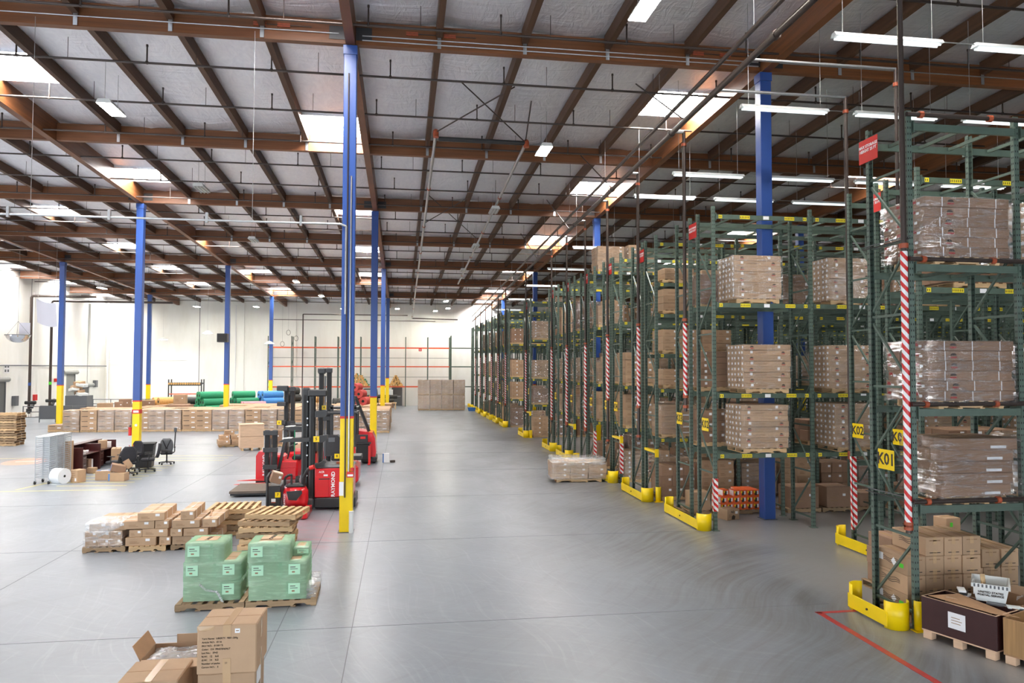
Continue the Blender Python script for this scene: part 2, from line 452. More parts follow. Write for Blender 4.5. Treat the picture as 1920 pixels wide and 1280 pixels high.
roof.add([(XL - .2, YN, zb(YN) + 1.75), (XR, YN, zb(YN) + 1.75), (XR, YF + .2, zb(YF) + 1.75), (XL - .2, YF + .2, zb(YF) + 1.75)], [(0, 3, 2, 1)], 'insul')
obj('roof_deck', roof, CEIL)
sk = 0
for ji, a, b in holes:
    x0, x1 = joists[ji]; y0, y1 = ys[a], ys[b]; x0 += .1; x1 -= .1
    ym = (y0 + y1) / 2; zc = zb(ym) + DECK
    sk += 1
    fr = MB()
    for u0, u1, v0, v1 in ((x0 - .1, x0, y0, y1), (x1, x1 + .1, y0, y1), (x0, x1, y0 - .03, y0), (x0, x1, y1, y1 + .03)):
        fr.box(u0, u1, v0, v1, zc - .12, zc + .45, 'insul')
    s = struct('window_%d' % sk, fr)
    s['label'] = 'square daylit skylight in the roof between two joists'
    obj('diffuser', MB().box(x0, x1, y0, y1, zc + .3, zc + .33, 'sky_panel'), s)

# timber frame
def beam_mesh(L, wd, ht, k):
    return cached(('beam', round(L, 2), wd, ht, k), lambda: MB().box(0, L, -wd / 2, wd / 2, 0, ht, k).mesh('cross_beam'))
slope = math.atan(.0276)
def ystick(name, x, ya, yb, wd, z0, ht, k):
    L = (yb - ya)
    me = cached(('ys', round(L, 2), wd, ht, k), lambda: MB().box(-wd / 2, wd / 2, 0, L / math.cos(slope), 0, ht, k).mesh(name))
    return obj(name, me, CEIL, (x, ya, z0), (-slope, 0, 0))
rowsY = [Y1 + HALF * k for k in range(-3, 8)]
for x in XG[1:-1]:
    for k in range(-2, 4):
        ya = Y1 + YS * k; yb = min(ya + YS, YF - .05); ya = max(ya, YN + .1)
        if yb - ya < 1: continue
        ystick('girder', x, ya + .02, yb - .02, .24, zb(ya) + .0, .98 if abs(x) > .1 else .95, 'beam')
hang = MB().box(-.05, .05, -.13, -.122, -.02, .42, 'silver').box(-.075, .075, -.125, -.12, .25, .42, 'pipe').mesh('joist_hanger')
for a, b in zip(XG[:-1], XG[1:]):
    nj = 5 if b - a > 9 else 3
    for y in rowsY:
        if y > YF - .5 or y < YN + .3: continue
        obj('cross_beam', beam_mesh(b - a - .26, .2, .62, 'beam'), CEIL, (a + .13, y, zb(y) + .05))
    for q in range(1, nj):
        x = a + (b - a) * q / nj
        for y in [YN] + rowsY:
            if y > YF - 3: continue
            ya = y; yb = min([r for r in rowsY + [YF] if r > y + .5])
            ya = max(ya, YN)
            if yb - ya < 1: continue
            j = ystick('joist', x, ya + .12, min(yb, YF) - .12, .165, zb(ya + .12) + DECK - .42, .38, 'joist')
            if y in rowsY and 10 < y < 50 and -12 < x < 25: obj('joist_hanger', hang, j, (0, -.12, -.28))

for x0, x1, zz in ((-22.3, -.3, .3), (.3, 11.4, .28), (.3, 11.4, .16), (11.8, 23, .3)):
    obj('conduit', MB().cyl((x0, Y1 - .125, zb(Y1) + zz), (x1, Y1 - .125, zb(Y1) + zz), .018, 'silver', 6), CEIL)
for x in (-2.3, -1.7, 1.6, 2.6, 9.6, 10.4): obj('tie_bracket', MB().box(-.16, .16, -.14, -.1, -.05, .05, 'coupling').cyl((-.16, -.13, 0), (.7, -.13, 0), .012, 'pipe', 6), CEIL, (x, Y1, zb(Y1) + .42))
# walls with tilt-up panel joints
wb = struct('wall_back', MB().box(XL - .2, XR, YF, YF + .2, 0, 13.5, 'wall'))
m = MB()                                                            # left wall; unseen door openings added to let daylight in
edges = [YN, 2, 8, 14, 20, 26, 32, 38, 44, YF]
for q in range(len(edges) - 1): m.box(XL - .2, XL, edges[q], edges[q + 1], 4.6 if q % 2 else 0, 15.6, 'wall')
wl = struct('wall_left', m)
struct('wall_front', MB().box(-5, 2, YN - .2, YN, 0, 15.6, 'wall').box(2, 20, YN - .2, YN, 5.2, 15.6, 'wall').box(20, XR, YN - .2, YN, 0, 15.6, 'wall').box(XL, -5, YN - .2, YN, 7.5, 15.6, 'wall'))  # unseen wall behind the camera, openings shaped to steer daylight onto the racks
wr = struct('wall_right', MB().box(XR, XR + .2, YN, YF, 0, 15.6, 'wall'))
for x in (-20.2, -16.4, -10.9, -5.2, -1.6, 1.6, 7.2, 13, 19):
    obj('panel_joint', MB().box(-.03, .03, -.012, 0, 0, 11.4, 'grey' if x in (-20.2, -1.6) else 'wall'), wb, (x, YF, 0))
    if x in (-16.4, -10.9, 1.6): obj('pilaster', MB().box(-.35, .35, -.16, 0, 0, 11.3, 'wall'), wb, (x + .5, YF, 0))
for y in (20, 27, 34, 41, 48, 55, 61.6, 67.5, 73.2, 79):
    obj('panel_joint', MB().box(0, .012, -.03, .03, 0, 13, 'grey'), wl, (XL, y, 0))
    obj('pilaster', MB().box(0, .16, -.3, .3, 0, 10.6, 'wall'), wl, (XL, y + .5, 0))
obj('wall_pipe', MB().cyl((XL + .25, 10, 4.35), (XL + .25, YF - .3, 4.35), .05, 'grey', 8), wl)
obj('wall_pipe', MB().tube([(XL + .3, YF - .2, 5.0), (-21.4, YF - .2, 5.0), (-21.0, YF - .2, 4.6), (-21.0, YF - .2, 1)], .04, 'white', 8), wb)
obj('wall_pipe', MB().cyl((-16.4, YF - .3, .3), (-16.4, YF - .3, 11), .05, 'white', 8), wb)
obj('downspout', MB().cyl((XL + .35, YF - .45, 0), (XL + .35, YF - .45, 11.2), .09, 'white', 8), wl)
def roll_door(n, y, wd, ht, k):
    s = struct('door_%d' % n, MB().box(0, .06, -wd / 2, wd / 2, 0, ht, k), None, (XL + .02, y, 0))
    sl = cached(('slat', wd, k), lambda: MB().box(.06, .075, -wd / 2, wd / 2, 0, .15, k).mesh('slat'))
    for q in range(int(ht / .19)): obj('slat', sl, s, (0, 0, .19 * q + .02))
    obj('roller_hood', MB().cyl((.22, -wd / 2 - .2, ht + .15), (.22, wd / 2 + .2, ht + .15), .2, 'door', 12).box(0, .3, -wd / 2 - .25, -wd / 2 - .15, ht - .1, ht + .36, 'grey'), s)
    for q in (-1, 1): obj('guide_rail', MB().box(0, .12, -.06, .06, 0, ht, 'grey'), s, (0, q * (wd / 2 + .06), 0))
roll_door(1, 61.2, 4.4, 3.1, 'darkdoor'); roll_door(2, 74.6, 2.6, 3.6, 'door'); roll_door(3, 78.4, 2.4, 2.3, 'darkdoor')
s = struct('door_4', MB().box(-.5, .5, -.06, 0, 0, 2.15, 'darkdoor'), None, (.9, YF - .02, 0))
obj('push_bar', MB().box(-.4, .4, -.12, -.06, 1.0, 1.1, 'silver'), s)
obj('door_frame', MB().box(-.58, -.5, -.08, 0, 0, 2.22, 'grey').box(.5, .58, -.08, 0, 0, 2.22, 'grey').box(-.58, .58, -.08, 0, 2.15, 2.23, 'grey'), s)

wrod2 = lambda L: cached(('wr2', round(L, 2)), lambda: MB().cyl((0, 0, 0), (0, 0, L), .007, 'silver', 4).mesh('hanger_wire'))
# ---------------------------------------------------------------- blue columns with yellow feet
COLS = [(0, 1, 'in the foreground beside the red pallet truck', 'nearest of the aisle line'), (0, 2, '', ''), (0, 3, '', ''), (0, 4, '', '')]
def column(x, r, label, cut=2.95):
    y = Y1 + YS * (r - 1); h = zb(y); hw = .165
    t = thing('steel_column', label, 'column', (x, y, 0))
    obj('yellow_foot', MB().cbox(-hw, hw, -hw, hw, .012, cut, 'yellow', .012), t)
    obj('blue_shaft', MB().cbox(-hw, hw, -hw, hw, cut, h - .25, 'blue', .012), t)
    obj('red_band', MB().box(-hw - .003, hw + .003, -hw - .003, hw + .003, cut - .03, cut + .03, 'redsign'), t)
    obj('base_plate', MB().box(-.2, .2, -.2, .2, 0, .012, 'grey'), t)
    obj('beam_cap', MB().box(-.18, .18, -.18, .18, h - .25, h - .01, 'blue').box(-.55, -.14, -.125, -.115, h + .15, h + .5, 'black').box(.14, .55, -.125, -.115, h + .15, h + .5, 'black'), t)
    return t
c1 = column(0, 1, 'blue and yellow steel column nearest the camera, beside the red trucks', 2.94)
obj('conduit', MB().cyl((.06, -.2, 1.55), (.06, -.2, 9.2), .022, 'silver', 8), c1)
obj('conduit', MB().cyl((-.03, -.2, .9), (-.03, -.2, 11.9), .018, 'pipe', 8), c1)
obj('alarm_box', MB().box(.02, .2, -.3, -.17, 1.42, 1.56, 'redsign').box(.04, .18, -.302, -.3, 1.45, 1.5, 'white').cyl((.16, -.24, 1.58), (.16, -.24, 1.66), .05, 'redsign', 10), c1)
obj('notice', MB().box(-.17, -.06, -.215, -.2, .95, 1.3, 'white'), c1)
obj('white_protector', MB().cyl((.14, -.19, .0), (.14, -.19, .55), .062, 'plastic', 12), c1)
t = thing('air_line', 'thin silver pipe running left from the nearest blue column', 'pipe', (0, Y1, 0))
obj('pipe_run', MB().tube([(-.06, -.2, 5.6), (-.06, -.2, 7.88), (-.2, -.2, 7.93), (-22.2, -.2, 7.93)], .028, 'silver', 8), t)
for q in range(9): obj('clamp', MB().box(-.03, .03, -.24, -.16, 7.86, 8.12, 'silver'), t, (-1.2 - q * 2.3, 0, 0))
for q in range(4): obj('hanger_wire', wrod2(4.9), t, (-2.4 - q * 5.2, -.2, 7.95))
column(0, 2, 'blue and yellow steel column behind the red forklift at the right', 2.75)
column(0, 3, 'blue and yellow steel column at the right end of the carton block', 2.9)
column(0, 4, 'farthest blue and yellow column of the aisle line by the back wall', 3.2)
c5 = column(-11.2, 2, 'blue and yellow steel column beside the black office chairs', 2.6)
obj('fire_extinguisher', MB().cyl((-.27, -.1, .95), (-.27, -.1, 1.35), .075, 'redsign', 12).cyl((-.27, -.1, 1.35), (-.27, -.1, 1.45), .03, 'black', 8), c5)
obj('fire_notice', MB().box(-.172, .172, -.172, .172, 2.0, 2.2, 'redsign').box(-.12, .12, -.174, -.172, 2.05, 2.15, 'white'), c5)
obj('gauge', MB().cyl((.02, -.2, 1.45), (.02, -.16, 1.45), .06, 'silver', 12), c5)
column(-22.4, 3, 'leftmost blue and yellow steel column, left of the carton block')
column(-11.2, 3, 'blue and yellow column behind the green carpet rolls with black speaker', 3.0)
column(-22.4, 4, 'blue and yellow column by the roll shelf near the back wall', 2.6)
column(-11.2, 4, 'blue and yellow column beside the blue carpet rolls at the back', 3.0)
column(11.6, 1, 'thick blue column standing inside the rack row with orange boxes', 2.94)
o = [x for x in bpy.data.objects if x.parent and x.parent.get('label', '').startswith('thick blue')]
for q in o:
    if q.name.startswith('yellow_foot'): q.data.materials[0] = M['blue']; q.name = 'blue_foot'
for r, lb in ((2, 'blue column rising behind the middle rack rows'), (3, 'slim blue column rising between the far rack rows'), (4, 'farthest blue column above the last rack rows')):
    column(11.6, r, lb)
for x, r, lb in ((23.2, 1, 'blue column deep in the racks at the far right'), (23.2, 2, 'blue column deep behind the thick blue rack column'), (23.2, 3, 'blue column deep in the farthest racks, third of its line')):
    column(x, r, lb)

# ---------------------------------------------------------------- roof services: sprinkler lines, lamps
sprig = MB().cyl((0, 0, 0), (0, 0, .48), .022, 'pipe', 6).cyl((0, 0, -.03), (0, 0, .05), .04, 'pipe', 6).cyl((0, 0, .46), (0, 0, .52), .032, 'pipe', 6).mesh('sprig')
rodm = MB().cyl((0, 0, 0), (0, 0, .6), .008, 'pipe', 4).mesh('hanger_rod')
wrod = lambda L: cached(('wr', round(L, 2)), lambda: MB().cyl((0, 0, 0), (0, 0, L), .007, 'silver', 4).mesh('hanger_rod'))
y = 12.4; k = 0
while y < 82:
    z = zb(y) + .08
    lbl = 'thin black sprinkler pipe under the roof, %s line from the camera' % ORD[k]
    t = thing('sprinkler_pipe', lbl, 'pipe', (0, y, z), 0,
              'sprinkler lines under the roof' , MB().cyl((XL + .3, 0, 0), (XR - 1, 0, 0), .032, 'pipe', 6).mesh('sprinkler_pipe'))
    xs = -26.3 + (k % 2) * .5
    while xs < (40 if y < 50 else 14):
        if abs(xs) < 40: obj('sprig', sprig, t, (xs, 0, 0))
        obj('hanger_rod', rodm, t, (xs + 1.3, 0, 0)); xs += 3.35
    y += 3.05; k += 1
# looped main with grooved couplings
gm = thing('sprinkler_main', 'steel sprinkler main loop with orange couplings hung under the roof', 'pipe', (0, 0, 0))
za, zf = 12.32, 9.75
def gz(y): return za + (zf - za) * (y - 25.3) / 57.7
obj('main_pipe', MB().cyl((2.5, 25.3, za), (2.5, 83, zf), .06, 'silver', 10), gm)
obj('main_pipe', MB().cyl((5.75, 25.8, za - .02), (5.75, 58, gz(58)), .06, 'silver', 10), gm)
obj('cross_pipe', MB().cyl((2.6, 25.35, za - .18), (5.75, 25.8, za - .05), .08, 'black', 10), gm)
obj('cross_pipe', MB().cyl((2.5, 82.9, zf), (7.6, 82.9, zf - .1), .06, 'pipe', 8), gm)
for x, y, z, l in ((2.5, 25.3, za + .05, .2), (5.75, 25.8, za, .16)):
    obj('elbow', MB().tube([(x, y + .25, z), (x, y, z), (x, y - .02, z - .2)], .1, 'coupling', 10), gm)
for y in range(32, 82, 7): obj('coupling', MB().cyl((2.5, y, gz(y)), (2.5, y + .12, gz(y + .12)), .085, 'coupling', 10), gm)
for y in range(33, 58, 7): obj('coupling', MB().cyl((5.75, y, gz(y)), (5.75, y + .12, gz(y + .12)), .085, 'coupling', 10), gm)
for a, b in (((2.45, 25.3, za), (4.9, 23.0, 13.2)), ((5.7, 25.8, za), (3.2, 22.9, 13.2)), ((5.72, 25.8, za), (5.6, 23.9, 13.1)),
             ((2.45, 38.5, gz(38.5)), (4.8, 36.3, 12.8)), ((5.7, 42.0, gz(42)), (2.6, 36.4, 12.8))):
    obj('sway_brace', MB().cyl(a, b, .022, 'pipe', 6), gm)

def highbay(x, y, lit, label):
    z = zb(y) - .55
    t = thing('high_bay_lamp', label, 'lamp', (x, y, z), 0, None)
    obj('housing', MB().prism([(-.22, 0), (.22, 0), (.16, .13), (-.16, .13)], -.6, .6, 'plastic'), t)
    if lit: obj('lamp_face', MB().box(-.2, .2, -.58, .58, -.012, 0, 'hid'), t)
    else: 
        obj('lamp_face', MB().box(-.2, .2, -.58, .58, -.01, 0, 'silver'), t)
        for q in range(3): obj('louvre', MB().box(-.2 + .14 * q + .03, -.2 + .14 * q + .05, -.58, .58, -.05, -.01, 'plastic'), t)
    for q in (-.5, .5): obj('hanger_rod', wrod(1.2), t, (0, q, .13))
HB = [(6.7, 15.55, 1, 'lit high-bay lamp at the top, nearest the camera right of centre'), (-7.36, 23.6, 1, 'lit high-bay lamp at upper left below a joist'),
      (6.35, 25.6, 1, 'lit high-bay lamp beside the hanging sprinkler main loop'), (-7.05, 32.6, 0, 'unlit louvred high-bay lamp left of the nearest column'),
      (5.7, 34.7, 0, 'unlit louvred high-bay lamp right of centre, first of three'), (5.7, 43.8, 0, 'unlit louvred high-bay lamp right of centre, second of three'),
      (5.7, 52.9, 0, 'unlit louvred high-bay lamp right of centre, farthest of three'), (-7.0, 43.5, 0, 'unlit louvred high-bay lamp above the carton block'),
      (-6.9, 60, 1, 'far lit lamp above the carpet rolls'), (-5.9, 69, 1, 'far lit lamp near the back wall, middle'), (-3.6, 73, 1, 'far lit lamp just left of the aisle column'),
      (-4.8, 80, 1, 'far lit lamp right before the back wall'), (5.6, 71.5, 1, 'far lit lamp above the end of the aisle'), (6.2, 78, 1, 'far lit lamp above the tall film-wrapped stacks'),
      (5.0, 80.8, 1, 'farthest lit lamp above the tall film-wrapped stacks'), (-23.5, 66, 1, 'lit lamp near the left wall, right of the white sheet'),
      (-13.5, 79, 1, 'lit lamp before the bright back wall, left'), (-19.5, 79.6, 1, 'lit lamp before the back wall near the corner'), (0.9, 79, 1, 'lit lamp before the back wall above the grey door')]
for a in HB: highbay(*a)
for x, y, h, lb in ((-25.6, 74, 7.6, 'low-hung lamp before the left wall'), (-22.5, 79, 7.0, 'low-hung lamp right of the left corner'), (-15.5, 68, 7.2, 'low-hung lamp left of the black speaker'), (-10.6, 70, 6.4, 'low-hung lamp right of the black speaker')):
    t = thing('pendant_lamp', lb, 'lamp', (x, y, h))
    obj('shade', MB().lathe([(.05, .25), (.22, .2), (.42, 0)], 'plastic', 14), t)
    obj('lamp_face', MB().lathe([(0, .03), (.4, .03)], 'hid', 14), t)
    obj('hanger_rod', wrod(zb(y) + .76 - h - .25), t, (0, 0, .25))
# fluorescent strips hung over the rack aisles
strip_h = MB().prism([(-.1, 0), (.1, 0), (.05, .08), (-.05, .08)], 0, 2.35, 'plastic').mesh('reflector')
strip_t = MB().cyl((-.05, .05, -.03), (-.05, 2.3, -.03), .02, 'tube', 6).cyl((.05, .05, -.03), (.05, 2.3, -.03), .02, 'tube', 6).mesh('tube')
for a, (y, z, nn) in enumerate(((13.2, 10.75, 4), (17.2, 10.75, 4), (21.9, 10.3, 4), (25.8, 10.5, 3), (35.6, 10.2, 3), (42, 10, 3), (50, 9.9, 2), (58, 9.7, 2), (66, 9.5, 1), (74, 9.3, 1))):
    for q in range(nn):
        t = thing('strip_light', 'fluorescent strip light over the %s rack aisle, %s from the main aisle' % (ORD[a], ORD[q]), 'light', (9.75 + q * 3.1, y, z), -PI / 2, 'strip lights over the rack aisles')
        obj('reflector', strip_h, t); obj('tube', strip_t, t)
        for u in (.2, 2.15): obj('hanger_rod', wrod(zb(y) + .6 - z), t, (0, u, .08))
        if q: obj('conduit', cached('stc', lambda: MB().cyl((0, -.75, .05), (0, 0, .05), .012, 'silver', 6).mesh('conduit')), t)
# rack sprinkler mains along the row ends
rm = thing('rack_sprinkler_mains', 'pair of dark sprinkler mains running along the rack ends', 'pipe', (9.0, 0, 0))
def mz(y): return 11.0 - .0276 * (y - 18.4)
obj('lower_main', MB().cyl((0, 4, mz(4)), (0, 80, mz(80)), .075, 'pipe', 10), rm)
obj('upper_main', MB().cyl((-.05, 4, mz(4) + .55), (-.05, 80, mz(80) + .55), .055, 'pipe', 10), rm)
for y in range(8, 80, 6):
    obj('coupling', MB().cyl((0, y, mz(y)), (0, y + .12, mz(y)), .1, 'pipe', 10), rm)
    obj('hanger_rod', wrod(zb(y) + .4 - mz(y) - .5), rm, (.0, y + 1, mz(y) + .5))
for y in (12.5, 19, 26, 33, 41): obj('sway_brace', MB().cyl((0, y, mz(y)), (-.6, y + 2.4, zb(y) + .2), .02, 'pipe', 6), rm)
# ---------------------------------------------------------------- pallets, cartons, loads
def pallet_meshes(wd, dp, k, notch=True):
    def mk():
        return (MB().cbox(-.045, .045, -dp / 2, dp / 2, 0, .018, k, .003).mesh('deck_board'),
                (MB().box(-wd / 2, wd / 2, -.02, .02, 0, .09, k) if not notch else MB().prism([(-wd / 2, 0), (-wd / 2 + .16, 0), (-wd / 2 + .2, .035), (-wd * .2, .035), (-wd * .16, 0), (wd * .16, 0), (wd * .2, .035), (wd / 2 - .2, .035), (wd / 2 - .16, 0), (wd / 2, 0), (wd / 2, .09), (-wd / 2, .09)], -.02, .02, k)).mesh('stringer'))
    return cached(('pal', wd, dp, k, notch), mk)
def pallet(label, loc, rz=0, wd=1.2, dp=1.0, k='pallet', group=None, detail=True, tilt=None, notch=True):
    if not detail:
        def mk():
            m = MB()
            for q in range(6):
                x = -wd / 2 + .06 + (wd - .12) * q / 5; m.box(x - .05, x + .05, -dp / 2, dp / 2, .11, .13, k)
            for y in (-dp / 2 + .03, 0, dp / 2 - .03): m.box(-wd / 2, wd / 2, y - .02, y + .02, .02, .11, k)
            for x in (-wd / 2 + .06, 0, wd / 2 - .06): m.box(x - .05, x + .05, -dp / 2, dp / 2, 0, .02, k)
            return m.mesh('pallet')
        return thing('pallet', label, 'pallet', loc, rz, group, cached(('palm', wd, dp, k), mk))
    t = thing('pallet', label, 'pallet', loc, rz, group)
    if tilt: t.rotation_euler = (tilt[0], tilt[1], rz)
    b, s = pallet_meshes(wd, dp, k, notch)
    for q in range(7):
        x = -wd / 2 + .05 + (wd - .1) * q / 6
        obj('deck_board', b, t, (x + random.uniform(-.008, .008), 0, .112), (0, 0, random.uniform(-.008, .008)))
    for y in (-dp / 2 + .022, 0, dp / 2 - .022): obj('stringer', s, t, (0, y, .02))
    for x in (-wd / 2 + .05, -wd * .17, wd * .17, wd / 2 - .05): obj('bottom_board', b, t, (x, 0, 0.001))
    return t
PH = .131
def carton_mesh(w, d, h, style='plain', k='card'):
    def mk():
        m = MB(); m.cbox(-w / 2, w / 2, -d / 2, d / 2, 0, h, k, min(.008, h * .04)); e = .0025; f = -d / 2
        def fq(x0, x1, z0, z1, kk, q=1): m.box(x0, x1, f - e * q, f, z0, z1, kk)
        def lq(y0, y1, z0, z1, kk): m.box(-w / 2 - e, -w / 2, y0, y1, z0, z1, kk)
        if style != 'grid': m.box(-w / 2 + .01, w / 2 - .01, -.03, .03, h, h + e, 'tape') if w > d else m.box(-.03, .03, -d / 2 + .01, d / 2 - .01, h, h + e, 'tape')
        if style == 'plain':
            fq(w * .16, w * .16 + min(.09, w * .22), h * .55, h * .55 + min(.07, h * .3), 'white'); fq(-w * .36, -w * .05, h * .3, h * .36, 'dim'); fq(-w * .36, -w * .12, h * .46, h * .52, 'dim')
        elif style == 'strapped':
            for x in (-w * .3, w * .02, w * .34): fq(x - .008, x + .008, .004, h - .004, 'white')
            emblem(m, -w * .2, f, h, w)
            fq(w * .1, w * .22, h * .35, h * .5, 'dim'); lq(-.04, .03, h * .35, h * .6, 'white'); lq(.05, d * .4, h * .5, h * .8, 'redprint')
        elif style == 'long':
            fq(-w * .36, -w * .36 + .07, h * .4, h * .4 + .07, 'white'); fq(-w * .25, -w * .02, h * .38, h * .46, 'dim'); fq(-w * .2, 0, h * .55, h * .63, 'dim')
            emblem(m, w * .34, f, h, w)
            lq(-.035, .035, h * .35, h * .35 + .06, 'white')
        elif style == 'long2':
            fq(w * .22, w * .22 + .07, h * .35, h * .35 + .07, 'white'); fq(-w * .1, w * .15, h * .4, h * .46, 'dim'); emblem(m, -w * .34, f, h, w)
            lq(-.035, .035, h * .35, h * .35 + .06, 'white')
        elif style == 'grid':
            fq(-w * .42, -w * .05, h * .7, h * .82, 'print'); fq(w * .08, w * .3, h * .32, h * .52, 'white')
        elif style == 'end':
            fq(-w * .3, w * .3, h * .8, h * .86, 'dim'); fq(-w * .3, w * .3, h * .16, h * .2, 'print'); fq(-w * .12, w * .12, h * .02, h * .3, 'tape'); fq(-w * .1, w * .1, h * .62, h * .99, 'tape')
            swoosh(m, d, h, w)
        elif style == 'printed':
            fq(-w * .4, w * .1, h * .7, h * .74, 'dim'); fq(-w * .4, w * .2, h * .55, h * .59, 'dim'); fq(-w * .4, 0, h * .4, h * .44, 'dim'); fq(w * .12, w * .34, h * .12, h * .36, 'white')
        return m.mesh('carton')
    return cached(('carton', round(w, 3), round(d, 3), round(h, 3), style, k), mk)
def emblem(m, x, f, h, w):                                       # dark canopy mark over a red word
    r = min(.075, h * .36); n = 7; z = h * .52
    p = [(x + r * math.cos(PI * i / n), z + r * .7 * math.sin(PI * i / n)) for i in range(n + 1)]
    m.prism(p, f - .0025, f, 'print'); m.box(x - r, x + r, f - .0025, f, h * .25, h * .42, 'redprint')
def swoosh(m, d, h, w):                                          # line drawing on the long side
    for q in range(3):
        pts = [(-w / 2 - .002, d * (.28 - .56 * i / 10), h * (.42 + .1 * q) + .05 * h * math.sin(i * .9 + q * .5) + .02 * h * i / 10) for i in range(11)]
        for a, b in zip(pts[:-1], pts[1:]): m.bar(a, b, .004, .008, 'print')
    m.box(-w / 2 - .002, -w / 2, -d * .05, d * .35, h * .84, h * .87, 'dim')
def film_mesh(w, d, h, k, top=.12, seed=0, skirt=.03, wr=.016):
    def mk():
        rnd = random.Random(seed); m = MB(); nz = max(4, int(h / .16))
        nx = 6; ny = 5; e = .012
        per = [(-w / 2 + w * i / nx, -d / 2) for i in range(nx)] + [(w / 2, -d / 2 + d * i / ny) for i in range(ny)] + [(w / 2 - w * i / nx, d / 2) for i in range(nx)] + [(-w / 2, d / 2 - d * i / ny) for i in range(ny)]
        N = len(per); vs = []; fs = []
        for j in range(nz + 1):
            z = -skirt + (h + skirt) * j / nz
            for i, (x, y) in enumerate(per):
                b = e + rnd.uniform(0, wr)
                L = math.hypot(x, y); cx = (1 if x > 0 else -1) * b if abs(abs(x) - w / 2) < 1e-6 else 0; cy = (1 if y > 0 else -1) * b if abs(abs(y) - d / 2) < 1e-6 else 0
                vs.append((x + cx, y + cy, z + rnd.uniform(-wr, wr) * .7))
        for j in range(nz):
            for i in range(N): fs.append((j * N + i, j * N + (i + 1) % N, (j + 1) * N + (i + 1) % N, (j + 1) * N + i))
        b0 = len(vs)
        for i, (x, y) in enumerate(per): vs.append((x * (1 - 2 * top), y * (1 - 2 * top), h + .008 + rnd.uniform(0, wr * 1.5)))
        for i in range(N): fs.append((nz * N + i, nz * N + (i + 1) % N, b0 + (i + 1) % N, b0 + i))
        m.add(vs, fs, k, True); return m.mesh('stretch_film')
    return cached(('film', round(w, 2), round(d, 2), round(h, 2), k, top, seed, wr), mk)
def load(label, loc, nx, ny, nz, w, d, h, style='plain', filmk=None, k='card', rz=0, group=None, jit=.008, lean=0., missing=0, seed=0, cat='cartons', z0=0, styles=None, tops=None):
    """a wrapped or strapped block of cartons that is moved as one"""
    rnd = random.Random(seed * 77 + nx * 13 + ny * 5 + nz)
    t = thing('carton_load', label, cat, loc, rz, group)
    W, D = nx * w, ny * d
    for l in range(nz):
        for i in range(nx):
            for j in range(ny):
                if 0 < i < nx - 1 and 0 < j < ny - 1 and l < nz - 1: continue
                if l == nz - 1 and missing and rnd.random() < missing: continue
                st = styles[(l + i + j) % len(styles)] if styles else style
                me = carton_mesh(w - .006, d - .006, h - .004, st, k)
                obj('carton', me, t, (-W / 2 + w * (i + .5) + rnd.uniform(-jit, jit) + lean * l, -D / 2 + d * (j + .5) + rnd.uniform(-jit, jit), h * l), (0, 0, rnd.uniform(-jit, jit) * 1.2))
    if filmk:
        f = obj('stretch_film', film_mesh(W + 2 * jit + abs(lean) * nz, D + 2 * jit, h * nz - (h * .5 if missing else 0), filmk, .14, seed % 5), t, (lean * nz / 2, 0, 0))
    return t

# ---------------------------------------------------------------- pallet racks
LEV = (1.93, 3.50, 5.88, 8.22)
PT = 8.5
post_me = MB().box(-.045, .045, -.0375, -.030, 0, PT, 'perf').box(-.045, -.037, -.030, .0375, 0, PT, 'perf').box(.037, .045, -.030, .0375, 0, PT, 'perf').mesh('post')
post_me_b = MB().box(-.045, .045, .030, .0375, 0, PT, 'perf').box(-.045, -.037, -.0375, .030, 0, PT, 'perf').box(.037, .045, -.0375, .030, 0, PT, 'perf').mesh('post')
foot_me = MB().box(-.09, .09, -.09, .09, 0, .012, 'green').mesh('foot_plate')
def brace_me(dep):
    return cached(('brh', dep), lambda: MB().box(-.02, .02, .04, dep - .04, -.02, .02, 'green').mesh('brace')), \
           cached(('brd', dep), lambda: MB().bar((0, .05, 0), (0, dep - .05, 1.0), .035, .035, 'green').mesh('brace'))
def frame_me(dep):
    def mk():
        m = MB()
        for y in (0, dep):
            m.box(-.045, .045, y - .0375, y + .0375, 0, PT, 'perf'); m.box(-.08, .08, y - .08, y + .08, 0, .01, 'green')
        for q in range(7):
            z = .25 + 1.22 * q; m.box(-.02, .02, .04, dep - .04, z, z + .04, 'green')
            if q < 6: m.bar((0, .05, z + .1) if q % 2 else (0, dep - .05, z + .1), (0, dep - .05, z + 1.1) if q % 2 else (0, .05, z + 1.1), .035, .035, 'green')
        return m.mesh('upright_frame')
    return cached(('frame', dep), mk)
def beam_me(L, labels):
    def mk():
        m = MB(); m.box(.045, L - .045, -.03, .02, -.06, .06, 'green'); m.box(.045, L - .045, -.032, -.028, -.01, .012, 'green')
        for x in (.045, L - .06): m.box(x, x + .015, -.045, .03, -.1, .1, 'green')
        if labels: label_strip(m, L)
        return m.mesh('beam')
    return cached(('rbeam', L, labels), mk)
def label_strip(m, L):
    e = -.034
    for x, ww, kk in ((.12, .1, 'ylabel'), (L * .26, .28, 'ylabel'), (L * .5, .16, 'white'), (L * .72, .28, 'ylabel'), (L - .24, .1, 'ylabel')):
        m.box(x, x + ww, e - .002, e, -.045, .045, kk)
        if kk == 'ylabel':
            for u in range(max(2, int(ww / .045))): m.box(x + .012 + u * .045, x + .03 + u * .045, e - .003, e - .002, -.025, .025, 'print')
